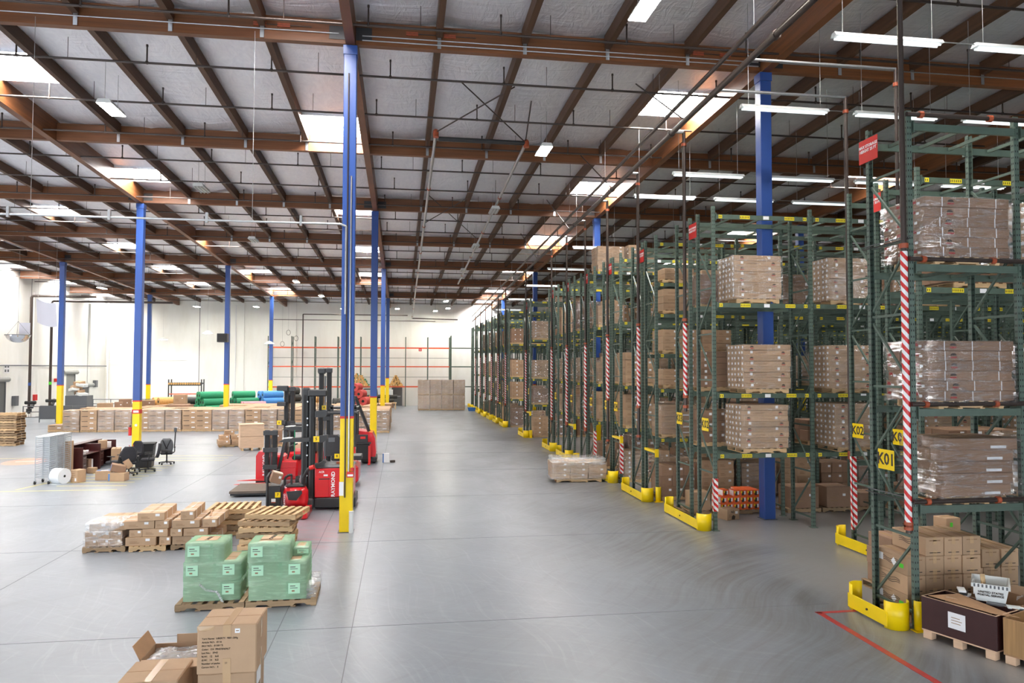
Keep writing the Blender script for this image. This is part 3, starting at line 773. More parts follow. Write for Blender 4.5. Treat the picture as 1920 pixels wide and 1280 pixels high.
def stickers(b, L):
    for x, ww, kk in ((.12, .1, 'ylabel'), (L * .26, .28, 'ylabel'), (L * .5, .16, 'white'), (L * .72, .28, 'ylabel'), (L - .24, .1, 'ylabel')):
        def mk():
            m = MB(); m.box(0, ww, -.036, -.034, -.045, .045, kk)
            n = max(2, int(ww / .045))
            if kk == 'ylabel':
                for u in range(n): m.box(.012 + u * .045, .03 + u * .045, -.037, -.036, -.025, .025, 'print')
            return m.mesh('location_label')
        obj('location_label', cached(('stk', ww, kk), mk), b, (x, 0, 0))
def cross_me(dep): return cached(('crs', dep), lambda: MB().box(-.02, .02, 0, dep, -.02, .035, 'green').mesh('support_bar'))
def cross3_me(L, dep):
    def mk():
        m = MB()
        for q in (.2, .5, .8): m.box(L * q - .02, L * q + .02, 0, dep, -.02, .035, 'green')
        return m.mesh('support_bars')
    return cached(('cr3', L, dep), mk)
def rack(label, x0, pitch, nb, y0, dep, levels=LEV, detail=0, flip=False, group=None, labels=True):
    """detail: number of bays from the main aisle with every post, brace and bar a part of its own"""
    t = thing('pallet_rack', label, 'rack', (x0, y0, 0), 0, group)
    bh, bd = brace_me(dep)
    for i in range(nb + 1):
        x = i * pitch
        if i <= detail - 1 or (detail and i == 0):
            for y, me in ((0, post_me), (dep, post_me_b)):
                obj('post', me, t, (x, y, 0)); obj('foot_plate', foot_me, t, (x, y, 0))
            for q in range(7):
                z = .25 + 1.22 * q; obj('brace', bh, t, (x, 0, z))
                if q < 6:
                    if q % 2: obj('brace', bd, t, (x, 0, z + .1))
                    else: obj('brace', bd, t, (x, dep, z + .1), (0, 0, PI))
        else: obj('upright_frame', frame_me(dep), t, (x, 0, 0))
        if i == nb: break
        lv = levels[i] if isinstance(levels[0], tuple) else levels
        for z in lv:
            front = not flip
            b = obj('beam', beam_me(pitch, (not detail or i >= detail) and front), t, (x, -.045, z))
            if detail and i < detail and front and labels: stickers(b, pitch)
            obj('beam', beam_me(pitch, flip and not detail), t, (x + pitch, dep + .045, z), (0, 0, PI))
            if i < detail:
                for q in (.2, .5, .8): obj('support_bar', cross_me(dep), t, (x + pitch * q, 0, z))
            else: obj('support_bars', cross3_me(pitch, dep), t, (x, 0, z))['kind'] = 'stuff'
    return t
DP = 1.02
# name, x0, pitch, bays, y near, gap between the two runs (None = single run)
ROWS = [('first', 9.68, 2.0, 5, 11.02, None, 3), ('second', 12.2, 2.75, 7, 14.1, .36, 3), ('third', 9.5, 2.75, 9, 18.36, .56, 4), ('fourth', 9.45, 2.75, 9, 22.65, .36, 2),
        ('fifth', 9.42, 2.75, 9, 26.4, .3, 2), ('sixth', 9.38, 2.75, 9, 30.0, .3, 1), ('seventh', 9.32, 2.75, 9, 33.4, .3, 1), ('eighth', 9.28, 2.75, 9, 36.8, .3, 1),
        ('ninth', 9.15, 2.75, 8, 44.2, .3, 1), ('tenth', 9.0, 2.75, 6, 52.2, .3, 0), ('eleventh', 8.95, 2.75, 5, 56.0, .3, 0), ('twelfth', 8.9, 2.75, 5, 59.8, .3, 0),
        ('thirteenth', 8.85, 2.75, 4, 63.8, .3, 0), ('fourteenth', 8.85, 2.75, 4, 68.2, .3, 0), ('fifteenth', 8.8, 2.75, 3, 72.4, .3, 0), ('sixteenth', 8.8, 2.75, 3, 76.4, .3, 0)]
NEARY = {}
for nm, x0, pit, nb, y, gap, det in ROWS:
    lv = LEV
    if nm == 'fourth': lv = ((1.93, 3.5, 4.62, 5.9, 6.9, 8.2),) + (LEV,) * (nb - 1)
    rack('green pallet rack run, near side of the %s rack row from the camera' % nm if gap else 'nearest green pallet rack with the large black and yellow aisle sign', x0, pit, nb, y, DP, lv, det, labels=nm != 'first')
    NEARY[nm] = (x0, pit, y)
    if gap: rack('green pallet rack run, far side of the %s rack row from the camera' % nm, x0, pit, nb, y + DP + gap, DP, LEV, min(det, 1), True)

# ---------------------------------------------------------------- yellow end guards
def guard(x, ya, yb, label, post=None):
    t = thing('rack_guard', label, 'guard', (x, ya, 0))
    L = yb - ya
    obj('rail', MB().cbox(-.012, .012, .14, L - .1, .03, .27, 'yellow', .004), t)
    n = 10
    def shield(r, a0, a1, ht):
        m = MB(); vs = []; fs = []
        for i in range(n + 1):
            a = a0 + (a1 - a0) * i / n
            for rr in (r, r - .014):
                for z in (0, ht): vs.append((rr * math.cos(a), rr * math.sin(a), z))
        for i in range(n):
            b = i * 4; c = b + 4
            fs += [(b, c, c + 1, b + 1), (b + 2, b + 3, c + 3, c + 2), (b + 1, c + 1, c + 3, b + 3), (b, b + 2, c + 2, c)]
        fs += [(0, 1, 3, 2), (n * 4, n * 4 + 2, n * 4 + 3, n * 4 + 1)]
        m.add(vs, fs, 'yellow', True); return m
    obj('end_shield', shield(.2, PI * .98, PI * 1.98, .44), t, (.19, .2, 0))
    obj('end_shield', shield(.2, PI * .3, PI * 1.05, .44), t, (.19, L - .2, 0))
    obj('anchor_bolt', MB().cyl((-.03, L * .5, .15), (.0, L * .5, .15), .02, 'print', 8), t)
    if post:
        p = obj('post_guard', shield(.09, PI, 2 * PI, .47), t, (post[0] - x, post[1] - ya, 0))
        obj('foot_plate', MB().box(-.14, .14, -.14, .02, 0, .012, 'yellow'), t, (post[0] - x, post[1] - ya, 0))
guard(9.22, 10.95, 12.25, 'yellow end guard of the nearest rack by the red floor line', (9.7, 10.98))
guard(11.75, 14.0, 16.65, 'yellow end guard of the set-back second rack row')
guard(9.05, 18.3, 21.0, 'long yellow end guard below the K02 and K03 signs')
guard(8.95, 22.5, 24.95, 'yellow end guard of the fourth rack row, with separate post guard', (9.45, 22.55))
guard(8.95, 26.35, 28.7, 'yellow end guard behind the film-wrapped pallet on the floor')
for q, (nm, x0, pit, nb, y, gap, det) in enumerate(ROWS[5:]):
    guard(x0 - .42, y - .05, y + 2.3, 'yellow end guard of the %s rack row from the camera' % nm, (x0, y - .06) if nm in ('sixth', 'ninth') else None)
for x, y, z, lb in ((9.42, 22.62, 1.55, 'fourth'), (9.4, 26.36, 1.62, 'fifth'), (9.1, 44.1, 1.5, 'ninth'), (9.3, 33.35, 1.55, 'seventh'), (8.95, 56, 1.5, 'eleventh')):
    t = thing('guard_arm', 'small yellow guide arm on the rack post of the %s rack row' % lb, 'guard', (x, y, z))
    obj('arm', MB().cbox(-.06, .06, 0, 1.0, -.03, .05, 'yellow'), t); obj('end_plate', MB().box(-.05, .07, -.03, 0, -.16, .1, 'yellow'), t)

# ---------------------------------------------------------------- aisle signs and height signs
def aisle_sign(txt, x, y, z, label, wd=.42, ht=.34):
    t = thing('aisle_sign', label, 'sign', (x, y, z), 0, None, None)
    obj('plate', MB().cbox(-.006, .006, -wd / 2, wd / 2, -ht / 2, ht / 2, 'yellow', .003), t)
    obj('lettering', text_mesh(txt, ht * .82, 'print', True), t, (-.0075, 0, 0), SIDE)
aisle_sign('K01', 9.62, 11.62, 2.66, 'large yellow K01 aisle sign on the nearest rack')
aisle_sign('K01', 12.14, 14.72, 2.72, 'yellow K01 aisle sign on the set-back second rack row, right one')
aisle_sign('K02', 12.14, 16.2, 2.74, 'yellow K02 aisle sign on the set-back second rack row, left one')
aisle_sign('K02', 9.43, 18.8, 2.72, 'yellow K02 aisle sign beside the tall front carton pallets')
aisle_sign('K03', 9.43, 20.65, 2.76, 'yellow K03 aisle sign on the far run of the third rack row')
aisle_sign('K04', 9.36, 26.9, 2.78, 'small yellow K04 aisle sign on the fifth rack row')
aisle_sign('K05', 9.36, 28.2, 2.78, 'small yellow K05 aisle sign on the fifth rack row')
for q, (nm, x0, pit, nb, y, gap, det) in enumerate(ROWS[5:12]):
    aisle_sign('K%02d' % (6 + q * 2), x0 - .06, y + .4, 2.8, 'far yellow aisle sign on the %s rack row, near side' % nm, .36, .34)
def height_sign(x, y, z, label):
    t = thing('height_sign', label, 'sign', (x, y, z))
    obj('plate', MB().box(-.004, .004, -.26, .26, -.21, .21, 'redsign'), t)
    obj('lettering', text_mesh('MAX STORAGE\nHEIGHT 25 FT', .076, 'white', True), t, (-.006, 0, .04), SIDE)
height_sign(9.6, 11.95, 8.12, 'red maximum storage height sign on the nearest rack top')
height_sign(12.12, 15.45, 8.02, 'red maximum storage height sign on the second rack row top')
height_sign(9.42, 19.55, 8.05, 'red maximum storage height sign on the third rack row top')
height_sign(9.38, 23.9, 8.0, 'red maximum storage height sign on the fourth rack row top')
height_sign(9.34, 27.6, 8.05, 'red maximum storage height sign on the fifth rack row top')
for q, (nm, x0, pit, nb, y, gap, det) in enumerate(ROWS[5:9]):
    height_sign(x0 - .06, y + 1.2, 8.1, 'small red height sign on the %s rack row top' % nm)

# ---------------------------------------------------------------- sprinkler drops at the row ends
def drop(x, y, ztop, zlow, c0, c1, label, branch=True, r=.05):
    t = thing('sprinkler_drop', label, 'pipe', (x, y, 0))
    obj('riser', MB().cyl((0, 0, zlow), (0, 0, ztop), r, 'pipe', 10), t)
    if c1 > c0: obj('striped_sleeve', MB().cyl((0, 0, 0), (0, 0, c1 - c0), r + .012, 'candy', 10), t, (0, 0, c0))
    for z in (zlow + .1, c0 - .02, c1 + .05, ztop - .4): obj('coupling', MB().cyl((0, 0, z), (0, 0, z + .08), r + .026, 'coupling', 10), t)
    if branch: obj('branch', MB().cyl((0, 0, ztop), (9.0 - x, 0, ztop), r * .9, 'silver', 8), t)
    return t
drop(9.56, 11.0, mz(11.0), 1.55, 1.62, 6.15, 'dark sprinkler drop pipe with striped sleeve at the nearest rack', True, .046)
drop(12.55, 15.2, mz(15.2), 6.3, 6.3, 6.3, 'silver sprinkler drop bending down into the second rack row', True, .04)
drop(12.4, 16.9, mz(16.9), 2.0, 2.0, 2.0, 'silver sprinkler drop passing the red height sign', True, .045)
drop(9.32, 19.9, mz(19.9), 3.0, 3.4, 5.5, 'dark sprinkler drop with striped sleeve in the third rack row', True)
drop(9.3, 24.0, mz(24), 1.8, 2.9, 5.6, 'dark sprinkler drop with striped sleeve in the fourth rack row', True)
drop(9.28, 27.7, mz(27.7), 1.3, 3.0, 5.4, 'dark sprinkler drop with striped sleeve in the fifth rack row', True)
for q, (nm, x0, pit, nb, y, gap, det) in enumerate(ROWS[5:15]):
    drop(x0 - .1, y + 1.2, mz(y + 1.2), 1.4, 1.6, 5.2, 'dark sprinkler drop with striped sleeve in the %s rack row' % nm, True, .045)
def sleeve(x, y, z0, z1, lb):
    t = thing('striped_guard', lb, 'guard', (x, y, z0), 0, None, MB().prism([(-.06, 0), (.06, 0), (.06, z1 - z0), (-.06, z1 - z0)], -.055, -.045, 'candy').prism([(-.06, 0), (-.05, 0), (-.05, z1 - z0), (-.06, z1 - z0)], -.055, .03, 'candy'))
sleeve(9.5, 18.36, .5, 1.35, 'red and white striped post sleeve behind the long yellow guard')
sleeve(12.2, 16.5, .35, 2.1, 'tall striped post sleeve at the far end of the set-back rack row')
sleeve(9.42, 26.4, .35, 1.75, 'red and white striped post sleeve at the fifth rack row')
sleeve(9.38, 30.0, .6, 1.6, 'red and white striped post sleeve at the sixth rack row')
# pipe run along the first rack's front beams
t = thing('rack_sprinkler_pipe', 'dark sprinkler pipes along the front beams of the nearest rack', 'pipe', (9.7, 10.93, 0))
for z in (2.06, 3.64, 6.02, 8.42):
    obj('pipe_run', MB().cyl((-.1, 0, z), (9, 0, z), .04, 'pipe', 8), t)
    for x in (.12, 1.4, 3.2): obj('coupling', MB().cyl((x, 0, z), (x + .07, 0, z), .06, 'coupling', 8), t)
for z in (2.05, 6.35):
    t = thing('cable_tray', 'thin dark slotted channel across the end of the nearest rack at %s' % ('sign height' if z < 3 else 'upper level'), 'channel', (9.6, 10.9, z), 0, None,
              MB().bar((0, 0, 0), (0, 1.25, 0), .04, .012, 'black').bar((.03, 0, .05), (.03, 1.25, .05), .03, .012, 'grey'))

# ---------------------------------------------------------------- loads in the racks
SH = ['floor', 'first shelf', 'second shelf', 'third shelf', 'top shelf']
PB = .06
COLXY = [(cx_, Y1 + YS * q) for cx_ in (11.6, 23.2) for q in range(4)]
def shelf_load(row, bay, lvl, label, spec, dx=0, dy=0, pk='pallet', pd=True, rz=0, pw=None, far=0, side=''):
    x0, pit, y = NEARY[row]
    z = 0 if lvl == 0 else LEV[lvl - 1] + PB
    x = x0 + pit * (bay + .5) + dx; yy = y + DP / 2 + dy + far
    W = spec['nx'] * spec['w']; D = spec['ny'] * spec['d']
    if any(abs(x - a) < W / 2 + .22 and abs(yy - b) < D / 2 + .22 for a, b in COLXY): return
    side = side or (('far run' if far else '') + (' left half' if dx < -.3 else ' right half' if dx > .3 else '')).strip()
    where = '%s, %s bay, %s rack row' % (SH[lvl], ORD[bay], 'nearest' if row == 'first' else row) + (', ' + side if side else '')
    pallet('pallet under cartons, ' + where, (x, yy, z), rz, pw or min(1.25, max(.9, W * .95)), min(1.08, D), pk, None, pd)
    return load(label or 'brown carton load, ' + where, (x, yy, z + PH), rz=rz, **spec)
# nearest rack: long strapped cartons under glossy film
AS = dict(nx=1, ny=3, nz=6, w=1.58, d=.34, h=.165, style='strapped', filmk='film', jit=.02, k='card2')
shelf_load('first', 0, 3, 'glossy film-wrapped block of long strapped cartons on the nearest rack, third shelf', dict(AS, nz=6, seed=1), -.02, -.1, pw=1.2)
shelf_load('first', 0, 2, 'glossy film-wrapped block of long strapped cartons on the nearest rack, second shelf', dict(AS, nz=6, seed=2), .0, -.1, pw=1.2)
shelf_load('first', 0, 1, 'leaning film-wrapped block of plain brown cartons on the nearest rack, first shelf', dict(nx=1, ny=3, nz=5, w=1.3, d=.31, h=.19, style='printed', filmk='film', jit=.02, lean=.025, k='card2', seed=3), .1, -.1, pw=1.1)
shelf_load('first', 1, 3, 'wrapped cartons at the right edge, third shelf of the nearest rack', dict(nx=1, ny=4, nz=5, w=1.5, d=.25, h=.2, style='long2', filmk='film', jit=.01, seed=4), .0, 0)
shelf_load('first', 1, 2, 'wrapped cartons at the right edge, second shelf of the nearest rack', dict(nx=1, ny=4, nz=5, w=1.5, d=.25, h=.19, style='long2', filmk='film', jit=.01, seed=5), .0, 0)
shelf_load('first', 1, 1, 'wrapped cartons at the right edge, first shelf of the nearest rack', dict(nx=1, ny=4, nz=5, w=1.5, d=.25, h=.19, style='long2', filmk='film', jit=.01, seed=6), .0, 0)
# loose cartons standing on the floor of the nearest rack
em = carton_mesh(.335, .86, .31, 'end', 'card')
pallet('pallet under the loose cartons at the foot of the nearest rack', (10.42, 11.75, 0), 0, 1.3, 1.0, 'oldpallet')
pallet('pallet under the loose cartons right of the nearest cartons', (11.6, 12.1, 0), 0, 1.1, 1.0, 'oldpallet')
lv = ['lowest', 'second', 'third', 'topmost']
for l in range(4):
    for i in range(4 if l < 3 else 3):
        xx = 9.93 + (i + (1 if l == 3 else 0)) * .345 + random.uniform(-.006, .006)
        t = thing('carton', 'brown carton with faint stamp in the nearest rack, %s layer, %s from the left' % (lv[l], ORD[i]), 'carton', (xx, 11.75 + random.uniform(-.01, .02), PH + l * .314), random.uniform(-.01, .01), 'cartons at the foot of the nearest rack', em)
        if i == 0 and l in (0, 2):
            obj('green_label', MB().box(-.172, -.1695, -.33, -.22, .1, .17, 'green_tag'), t); obj('diamond_label', MB().prism([(-.07, 0), (0, .07), (.07, 0), (0, -.07)], -.001, .001, 'white'), t, (-.1705, -.08, .16), (0, 0, PI / 2)); obj('paper_label', MB().box(-.172, -.1695, .2, .33, .12, .24, 'white'), t)
for l in range(3):
    for i in range(3):
        if l == 2 and i == 0: continue
        if l == 2 and i == 1: xx, zz, rr = 11.62, PH + .628, -.06
        else: xx, zz, rr = 11.27 + i * .345, PH + l * .314, 0
        if l == 2 and i == 2: xx = 11.97
        thing('carton', 'brown carton of the right stack in the nearest rack, %s layer, %s from left' % (lv[l], ORD[i]), 'carton', (xx, 12.05, zz), rr, 'cartons at the foot of the nearest rack', em)
for i in range(3): thing('carton', 'brown carton of the back stack behind the nearest cartons, %s from left, with white label' % ORD[i], 'carton', (10.55 + i * .31, 12.95, PH + .66), 0, None, carton_mesh(.3, .7, .27, 'printed', 'card2'))
load('lower block of brown cartons behind the nearest cartons', (10.86, 12.95, PH), 3, 1, 2, .31, .8, .33, 'plain', None, 'card2')
pallet('pallet behind the nearest cartons', (10.86, 12.95, 0), 0, 1.1, .9, 'oldpallet')
t = thing('carton', 'tall upright brown carton with a green tag standing behind the nearest stack', 'carton', (11.62, 12.7, PH + .63), .12, None, carton_mesh(.34, .3, .66, 'plain', 'card'))
obj('green_label', MB().box(-.08, -.02, -.155, -.1525, .5, .58, 'green_tag'), t); obj('diamond_label', MB().prism([(-.07, 0), (0, .09), (.07, 0), (0, -.09)], -.155, -.1525, 'white'), t, (-.06, 0, .33)); obj('paper_label', MB().box(-.13, -.02, -.155, -.1525, .04, .16, 'white'), t)
load('brown carton block under the tall upright carton', (11.7, 12.75, PH), 2, 1, 2, .4, .5, .31, 'plain', None, 'card2')
pallet('pallet under the tall upright carton', (11.7, 12.75, 0), 0, .9, .6, 'oldpallet')
# second row
for (b, l, w_, h_, nz, nx) in ((0, 3, .8, .2, 2, 2), (0, 1, .42, .2, 4, 4), (1, 3, .8, .2, 2, 2), (1, 1, .42, .24, 4, 3), (1, 2, .6, .2, 5, 2), (2, 2, .7, .2, 5, 2), (2, 1, .5, .25, 4, 3), (0, 4, .5, .14, 0, 0)):
    if not nz: continue
    shelf_load('second', b, l, '', dict(nx=nx, ny=2, nz=nz, w=w_, d=.5, h=h_, style='plain', filmk='filmlite' if b else None, k='card2', seed=b * 5 + l), .1, 0)
# third row: the tall stacks of long cartons beside the main aisle
CS = dict(nx=1, ny=5, w=1.32, d=.2, styles=['long', 'long2'], jit=.012)
shelf_load('third', 0, 3, 'tall stack of long cartons with white stickers above the K02 sign, third shelf', dict(CS, nz=8, h=.143, filmk='film', seed=11), -.16, -.08, pw=1.2)
shelf_load('third', 0, 2, 'tall stack of long cartons right of the K02 sign, second shelf', dict(CS, nz=8, h=.145, filmk='filmlite', seed=12), .08, -.08, pw=1.2)
shelf_load('third', 0, 1, 'tall stack of long cartons right of the K02 sign, first shelf above the orange boxes', dict(CS, nz=8, h=.142, filmk='filmlite', seed=13), .0, -.08, pw=1.2)
shelf_load('third', 1, 3, 'shiny wrapped stack of long cartons, second bay of the third rack row, third shelf', dict(CS, nz=8, h=.143, filmk='film', seed=14), -.2, -.05, pw=1.2)
shelf_load('third', 1, 2, 'wrapped stack of long cartons, second bay of the third rack row, second shelf', dict(CS, nz=8, h=.145, filmk='filmlite', seed=15), -.2, -.05, pw=1.2)
shelf_load('third', 1, 1, 'wrapped stack of long cartons, second bay of the third rack row, first shelf', dict(CS, nz=8, h=.145, filmk='filmlite', seed=16), -.05, -.05, pw=1.2)
for b, l, nz, dx in ((2, 3, 6, -.3), (2, 2, 7, -.3), (2, 1, 7, 0), (3, 2, 6, 0), (3, 1, 6, 0)):
    shelf_load('third', b, l, 'stack of long white-stickered cartons, %s bay, third rack row, %s' % (ORD[b], SH[l]), dict(CS, nz=nz, h=.145, filmk='filmlite', seed=20 + b * 4 + l), dx, 0, pd=False)
FAR3 = DP + .56
for b, l, nz, h_, nx, dx, fk in ((0, 3, 5, .17, 2, -.5, 'film'), (0, 2, 6, .17, 1, -.55, None), (0, 1, 3, .3, 3, -.5, None), (0, 2, 5, .18, 1, .75, 'filmlite'), (0, 3, 5, .17, 1, .85, 'film'), (1, 3, 5, .17, 1, .8, 'film'), (1, 1, 2, .3, 2, 0, None), (1, 2, 6, .17, 1, .6, 'filmlite'), (2, 3, 5, .18, 1, .2, None)):
    shelf_load('third', b, l, '', dict(nx=nx, ny=2 if nx > 1 else 3, nz=nz, w=1.1 / nx, d=.45 if nx > 1 else .32, h=h_, style='long' if nx == 1 else 'plain', filmk=fk, k='card2', seed=31 + b * 5 + l), dx, 0, far=FAR3, pd=False)
# random but repeatable loads of the rows behind
rng = random.Random(21)
def random_spec(s):
    q = s % 6
    if q == 0: return dict(nx=2, ny=2, nz=4, w=.55, d=.5, h=.28, style='plain', filmk=None, k='card', seed=s)
    if q == 1: return dict(nx=1, ny=4, nz=6, w=1.2, d=.25, h=.17, style='long', filmk='film', k='card', seed=s)
    if q == 2: return dict(nx=3, ny=2, nz=3, w=.38, d=.5, h=.33, style='plain', filmk=None, k='card2', seed=s)
    if q == 3: return dict(nx=2, ny=2, nz=3, w=.58, d=.5, h=.42, style='printed', filmk='film', k='card2', seed=s)
    if q == 4: return dict(nx=2, ny=2, nz=6, w=.58, d=.5, h=.16, style='plain', filmk='filmlite', k='card', seed=s, jit=.02)
    return dict(nx=3, ny=2, nz=4, w=.38, d=.5, h=.26, style='printed', filmk='filmlite', k='card', seed=s, missing=.4)
s_ = 0
for nm, nbl, nb_far in (('fourth', 4, 3), ('fifth', 3, 2), ('sixth', 2, 1), ('seventh', 2, 1), ('eighth', 2, 1), ('ninth', 3, 2), ('tenth', 2, 0), ('eleventh', 1, 0), ('twelfth', 1, 0), ('thirteenth', 1, 0), ('fourteenth', 1, 0)):
    for b in range(nbl):
        for l in range(5):
            s_ += 1
            p = .93 if b < 2 and l < 4 else (.55 if l in (1, 2, 3) else .35)
            if l == 4: p = .12 if nm != 'fourth' else 0
            if nm == 'fourth' and b == 0 and l > 0: continue
            if rng.random() > p: continue
            spec = random_spec(rng.randrange(60))
            lim = 1.25 if l in (1,) else 1.7
            while spec['nz'] * spec['h'] > lim: spec['nz'] -= 1
            for u in (0, 1):
                if u and rng.random() < .35: continue
                if u: spec = random_spec(rng.randrange(60)); 
                while spec['nz'] * spec['h'] > lim: spec['nz'] -= 1
                shelf_load(nm, b, l, '', spec, -.66 if not u else .68, 0, pd=False, side='aisle half' if not u else 'inner half')
D4 = NEARY['fourth'][0] + .75
for z, sp, dx, lb in ((1.93, dict(nx=1, ny=2, nz=5, w=1.15, d=.5, h=.185, style='printed', filmk='filmlite', seed=71), 0, 'tall carton stack with dark printed lines'),
                      (1.93, dict(nx=2, ny=2, nz=2, w=.5, d=.5, h=.35, style='plain', filmk=None, k='card2', seed=72), 1.3, 'two-layer stack of square cartons'),
                      (3.5, dict(nx=2, ny=2, nz=3, w=.58, d=.5, h=.17, style='plain', filmk=None, seed=73), .05, 'low stack of flat cartons'),
                      (3.5, dict(nx=2, ny=2, nz=2, w=.55, d=.5, h=.4, style='plain', filmk='film', k='card2', seed=74), 1.3, 'film-covered dark carton stack'),
                      (4.62, dict(nx=2, ny=2, nz=3, w=.58, d=.5, h=.22, style='plain', filmk=None, seed=75), .05, 'neat three-layer stack of wide cartons'),
                      (4.62, dict(nx=2, ny=2, nz=3, w=.5, d=.5, h=.22, style='plain', filmk=None, seed=79), 1.3, 'three-layer stack of small cartons'),
                      (5.9, dict(nx=1, ny=2, nz=3, w=1.1, d=.5, h=.23, style='plain', filmk=None, seed=76), .05, 'three wide cartons with white labels'),
                      (6.9, dict(nx=2, ny=2, nz=2, w=.5, d=.5, h=.18, style='plain', filmk=None, seed=77), .05, 'low pair of cartons'),
                      (6.9, dict(nx=2, ny=2, nz=2, w=.5, d=.5, h=.16, style='plain', filmk=None, seed=78), 1.3, 'small low cartons')):
    where = 'shelf %.1f metres up, first bay of the fourth rack row' % z
    wds = {1.93: 'first shelf', 3.5: 'second shelf', 4.62: 'third shelf', 5.9: 'fourth shelf', 6.9: 'fifth shelf'}[z]
    pallet('pallet on the %s, first bay of the fourth rack row, %s' % (wds, 'aisle side' if dx < 1 else 'inner side'), (D4 + dx, 22.65 + DP / 2, z + PB), 0, 1.15, 1.0)
    load('%s on the %s of the fourth rack row' % (lb, wds), (D4 + dx, 22.65 + DP / 2, z + PB + PH), **sp)
# floor of the third row: orange boxes, stray cartons
def small_box(w, d, h):
    def mk():
        m = MB().cbox(-w / 2, w / 2, -d / 2, d / 2, 0, h, 'toolred', .004)
        m.box(-w / 2 - .002, -w / 2, -d * .44, d * .44, h * .08, h * .92, 'white')
        m.box(-w * .28, w * .12, -d / 2 - .002, -d / 2, h * .15, h * .75, 'print').box(w * .08, w * .34, -d / 2 - .002, -d / 2, h * .3, h * .85, 'white').box(-w * .4, -w * .2, -d / 2 - .003, -d / 2, h * .5, h * .85, 'ylabel')
        return m.mesh('boxed_tool')
    return cached(('sb', w, d, h), mk)
pallet('pallet under the orange and white boxes', (11.2, 20.75, 0), 0, 1.5, 1.0, 'oldpallet')
n = 0
for l in range(3):
    for i in range(6):
        for j in range(2):
            if l == 2 and i in (0, 1): continue
            if l == 2 and i == 2 and j: continue
            n += 1
            thing('boxed_item', 'small orange and white box by the blue column, %s layer, %s from left, %s row' % (lv[l], ORD[i], 'front' if j == 0 else 'rear'), 'box',
                  (10.62 + i * .2, 20.45 + j * .33, PH + .19 * l), random.uniform(-.02, .02), 'orange boxes by the blue column', small_box(.19, .31, .185))
thing('boxed_item', 'single orange and white box sitting loose on top at the left', 'box', (10.72, 20.55, PH + .38), .1, 'orange boxes by the blue column', small_box(.19, .31, .185))
t = thing('carton', 'small brown carton marked N3 on the floor before the orange boxes', 'carton', (10.5, 19.75, 0), .3, None, carton_mesh(.44, .4, .3, 'plain', 'card'))
obj('lettering', text_mesh('N3', .09, 'print', True), t, (-.02, -.202, .22), FRONT)
obj('black_mark', MB().prism([(-.06, .02), (.05, .01), (.07, .1), (0, .14), (-.05, .1)], -.2035, -.2, 'print'), t)
pallet('flat pallet below the K02 carton', (9.95, 20.7, 0), 0, 1.1, .9, 'oldpallet')
thing('carton', 'brown carton with a white label behind the long yellow guard', 'carton', (9.95, 20.6, PH), 0, None, carton_mesh(.56, .5, .52, 'plain', 'card'))
for x, y, w_, d_, h_, zz, lb in ((11.0, 22.9, .5, .5, .62, PH, 'brown carton with a yellow note below the fourth rack row'), (11.0, 22.9, .5, .5, .4, PH + .62, 'brown carton on top of the one with a yellow note'),
                          (10.25, 22.95, .5, .5, .55, PH, 'brown printed carton left of the carton with a yellow note'), (9.75, 22.95, .45, .5, .55, PH, 'brown carton nearest the fourth row end guard'), (10.1, 22.85, .3, .3, .3, PH + .55, 'small carton tilted on top below the fourth rack row')):
    thing('carton', lb, 'carton', (x, y + .2, zz), random.uniform(-.08, .08), None, carton_mesh(w_, d_, h_, 'printed', 'card2'))
pallet('pallet under the loose cartons below the fourth rack row', (10.5, 23.15, 0), 0, 1.8, .9, 'oldpallet')
for x, w_, h_, lb in ((13.1, .9, .62, 'wide plain carton right of the blue column'), (14.2, .75, .6, 'square carton with pale lid behind the second post'), (15.3, .85, .4, 'low wide carton with tape, back of the third row'), (16.6, 1.1, .6, 'dark carton at the right end of the floor pallets')):
    pallet('long floor pallet under the ' + lb, (x, 20.75, 0), 0, 1.05, 1.0, 'oldpallet'); thing('carton', lb, 'carton', (x, 20.6, PH), random.uniform(-.05, .05), None, carton_mesh(w_, .7, h_, 'plain', 'card2'))
# ---------------------------------------------------------------- film-wrapped pallet by the fifth row
pallet('pallet under the low film-wrapped carton block in the aisle', (7.95, 27.3, 0), -.05, 1.7, 1.0)
t = load('low film-wrapped carton block standing in the aisle before the racks', (7.95, 27.3, PH), 3, 3, 3, .68, .36, .2, 'plain', 'film', 'card', -.05, None, .015)
obj('loose_film', film_mesh(1.95, 1.02, .2, 'bag', .02, 3), t, (0, 0, .56), (.0, .02, 0))

# ---------------------------------------------------------------- foreground right: crate with mail tray
def open_crate(name, label, loc, rz, L, W, H, k, edge, notice=None, feet=True):
    t = thing(name, label, 'crate', loc, rz)
    th = .02; z0 = .14 if feet else 0
    def panel(nm, x0, x1, y0, y1): obj(nm, MB().cbox(x0, x1, y0, y1, z0, z0 + H, k, .003).box(x0, x1, y0, y1, z0 + H, z0 + H + .004, edge), t)
    panel('side_panel', 0, L, 0, th); panel('side_panel', 0, L, W - th, W); panel('end_panel', 0, th, th, W - th); panel('end_panel', L - th, L, th, W - th)
    obj('floor_panel', MB().box(0, L, 0, W, z0 - .02, z0, edge), t)
    if feet:
        for x in (.02, L / 2 - .07, L - .16):
            for y in (.0, W - .12): obj('foot', MB().cbox(x, x + .14, y, y + .12, 0, z0 - .02, 'ply'), t)
    return t
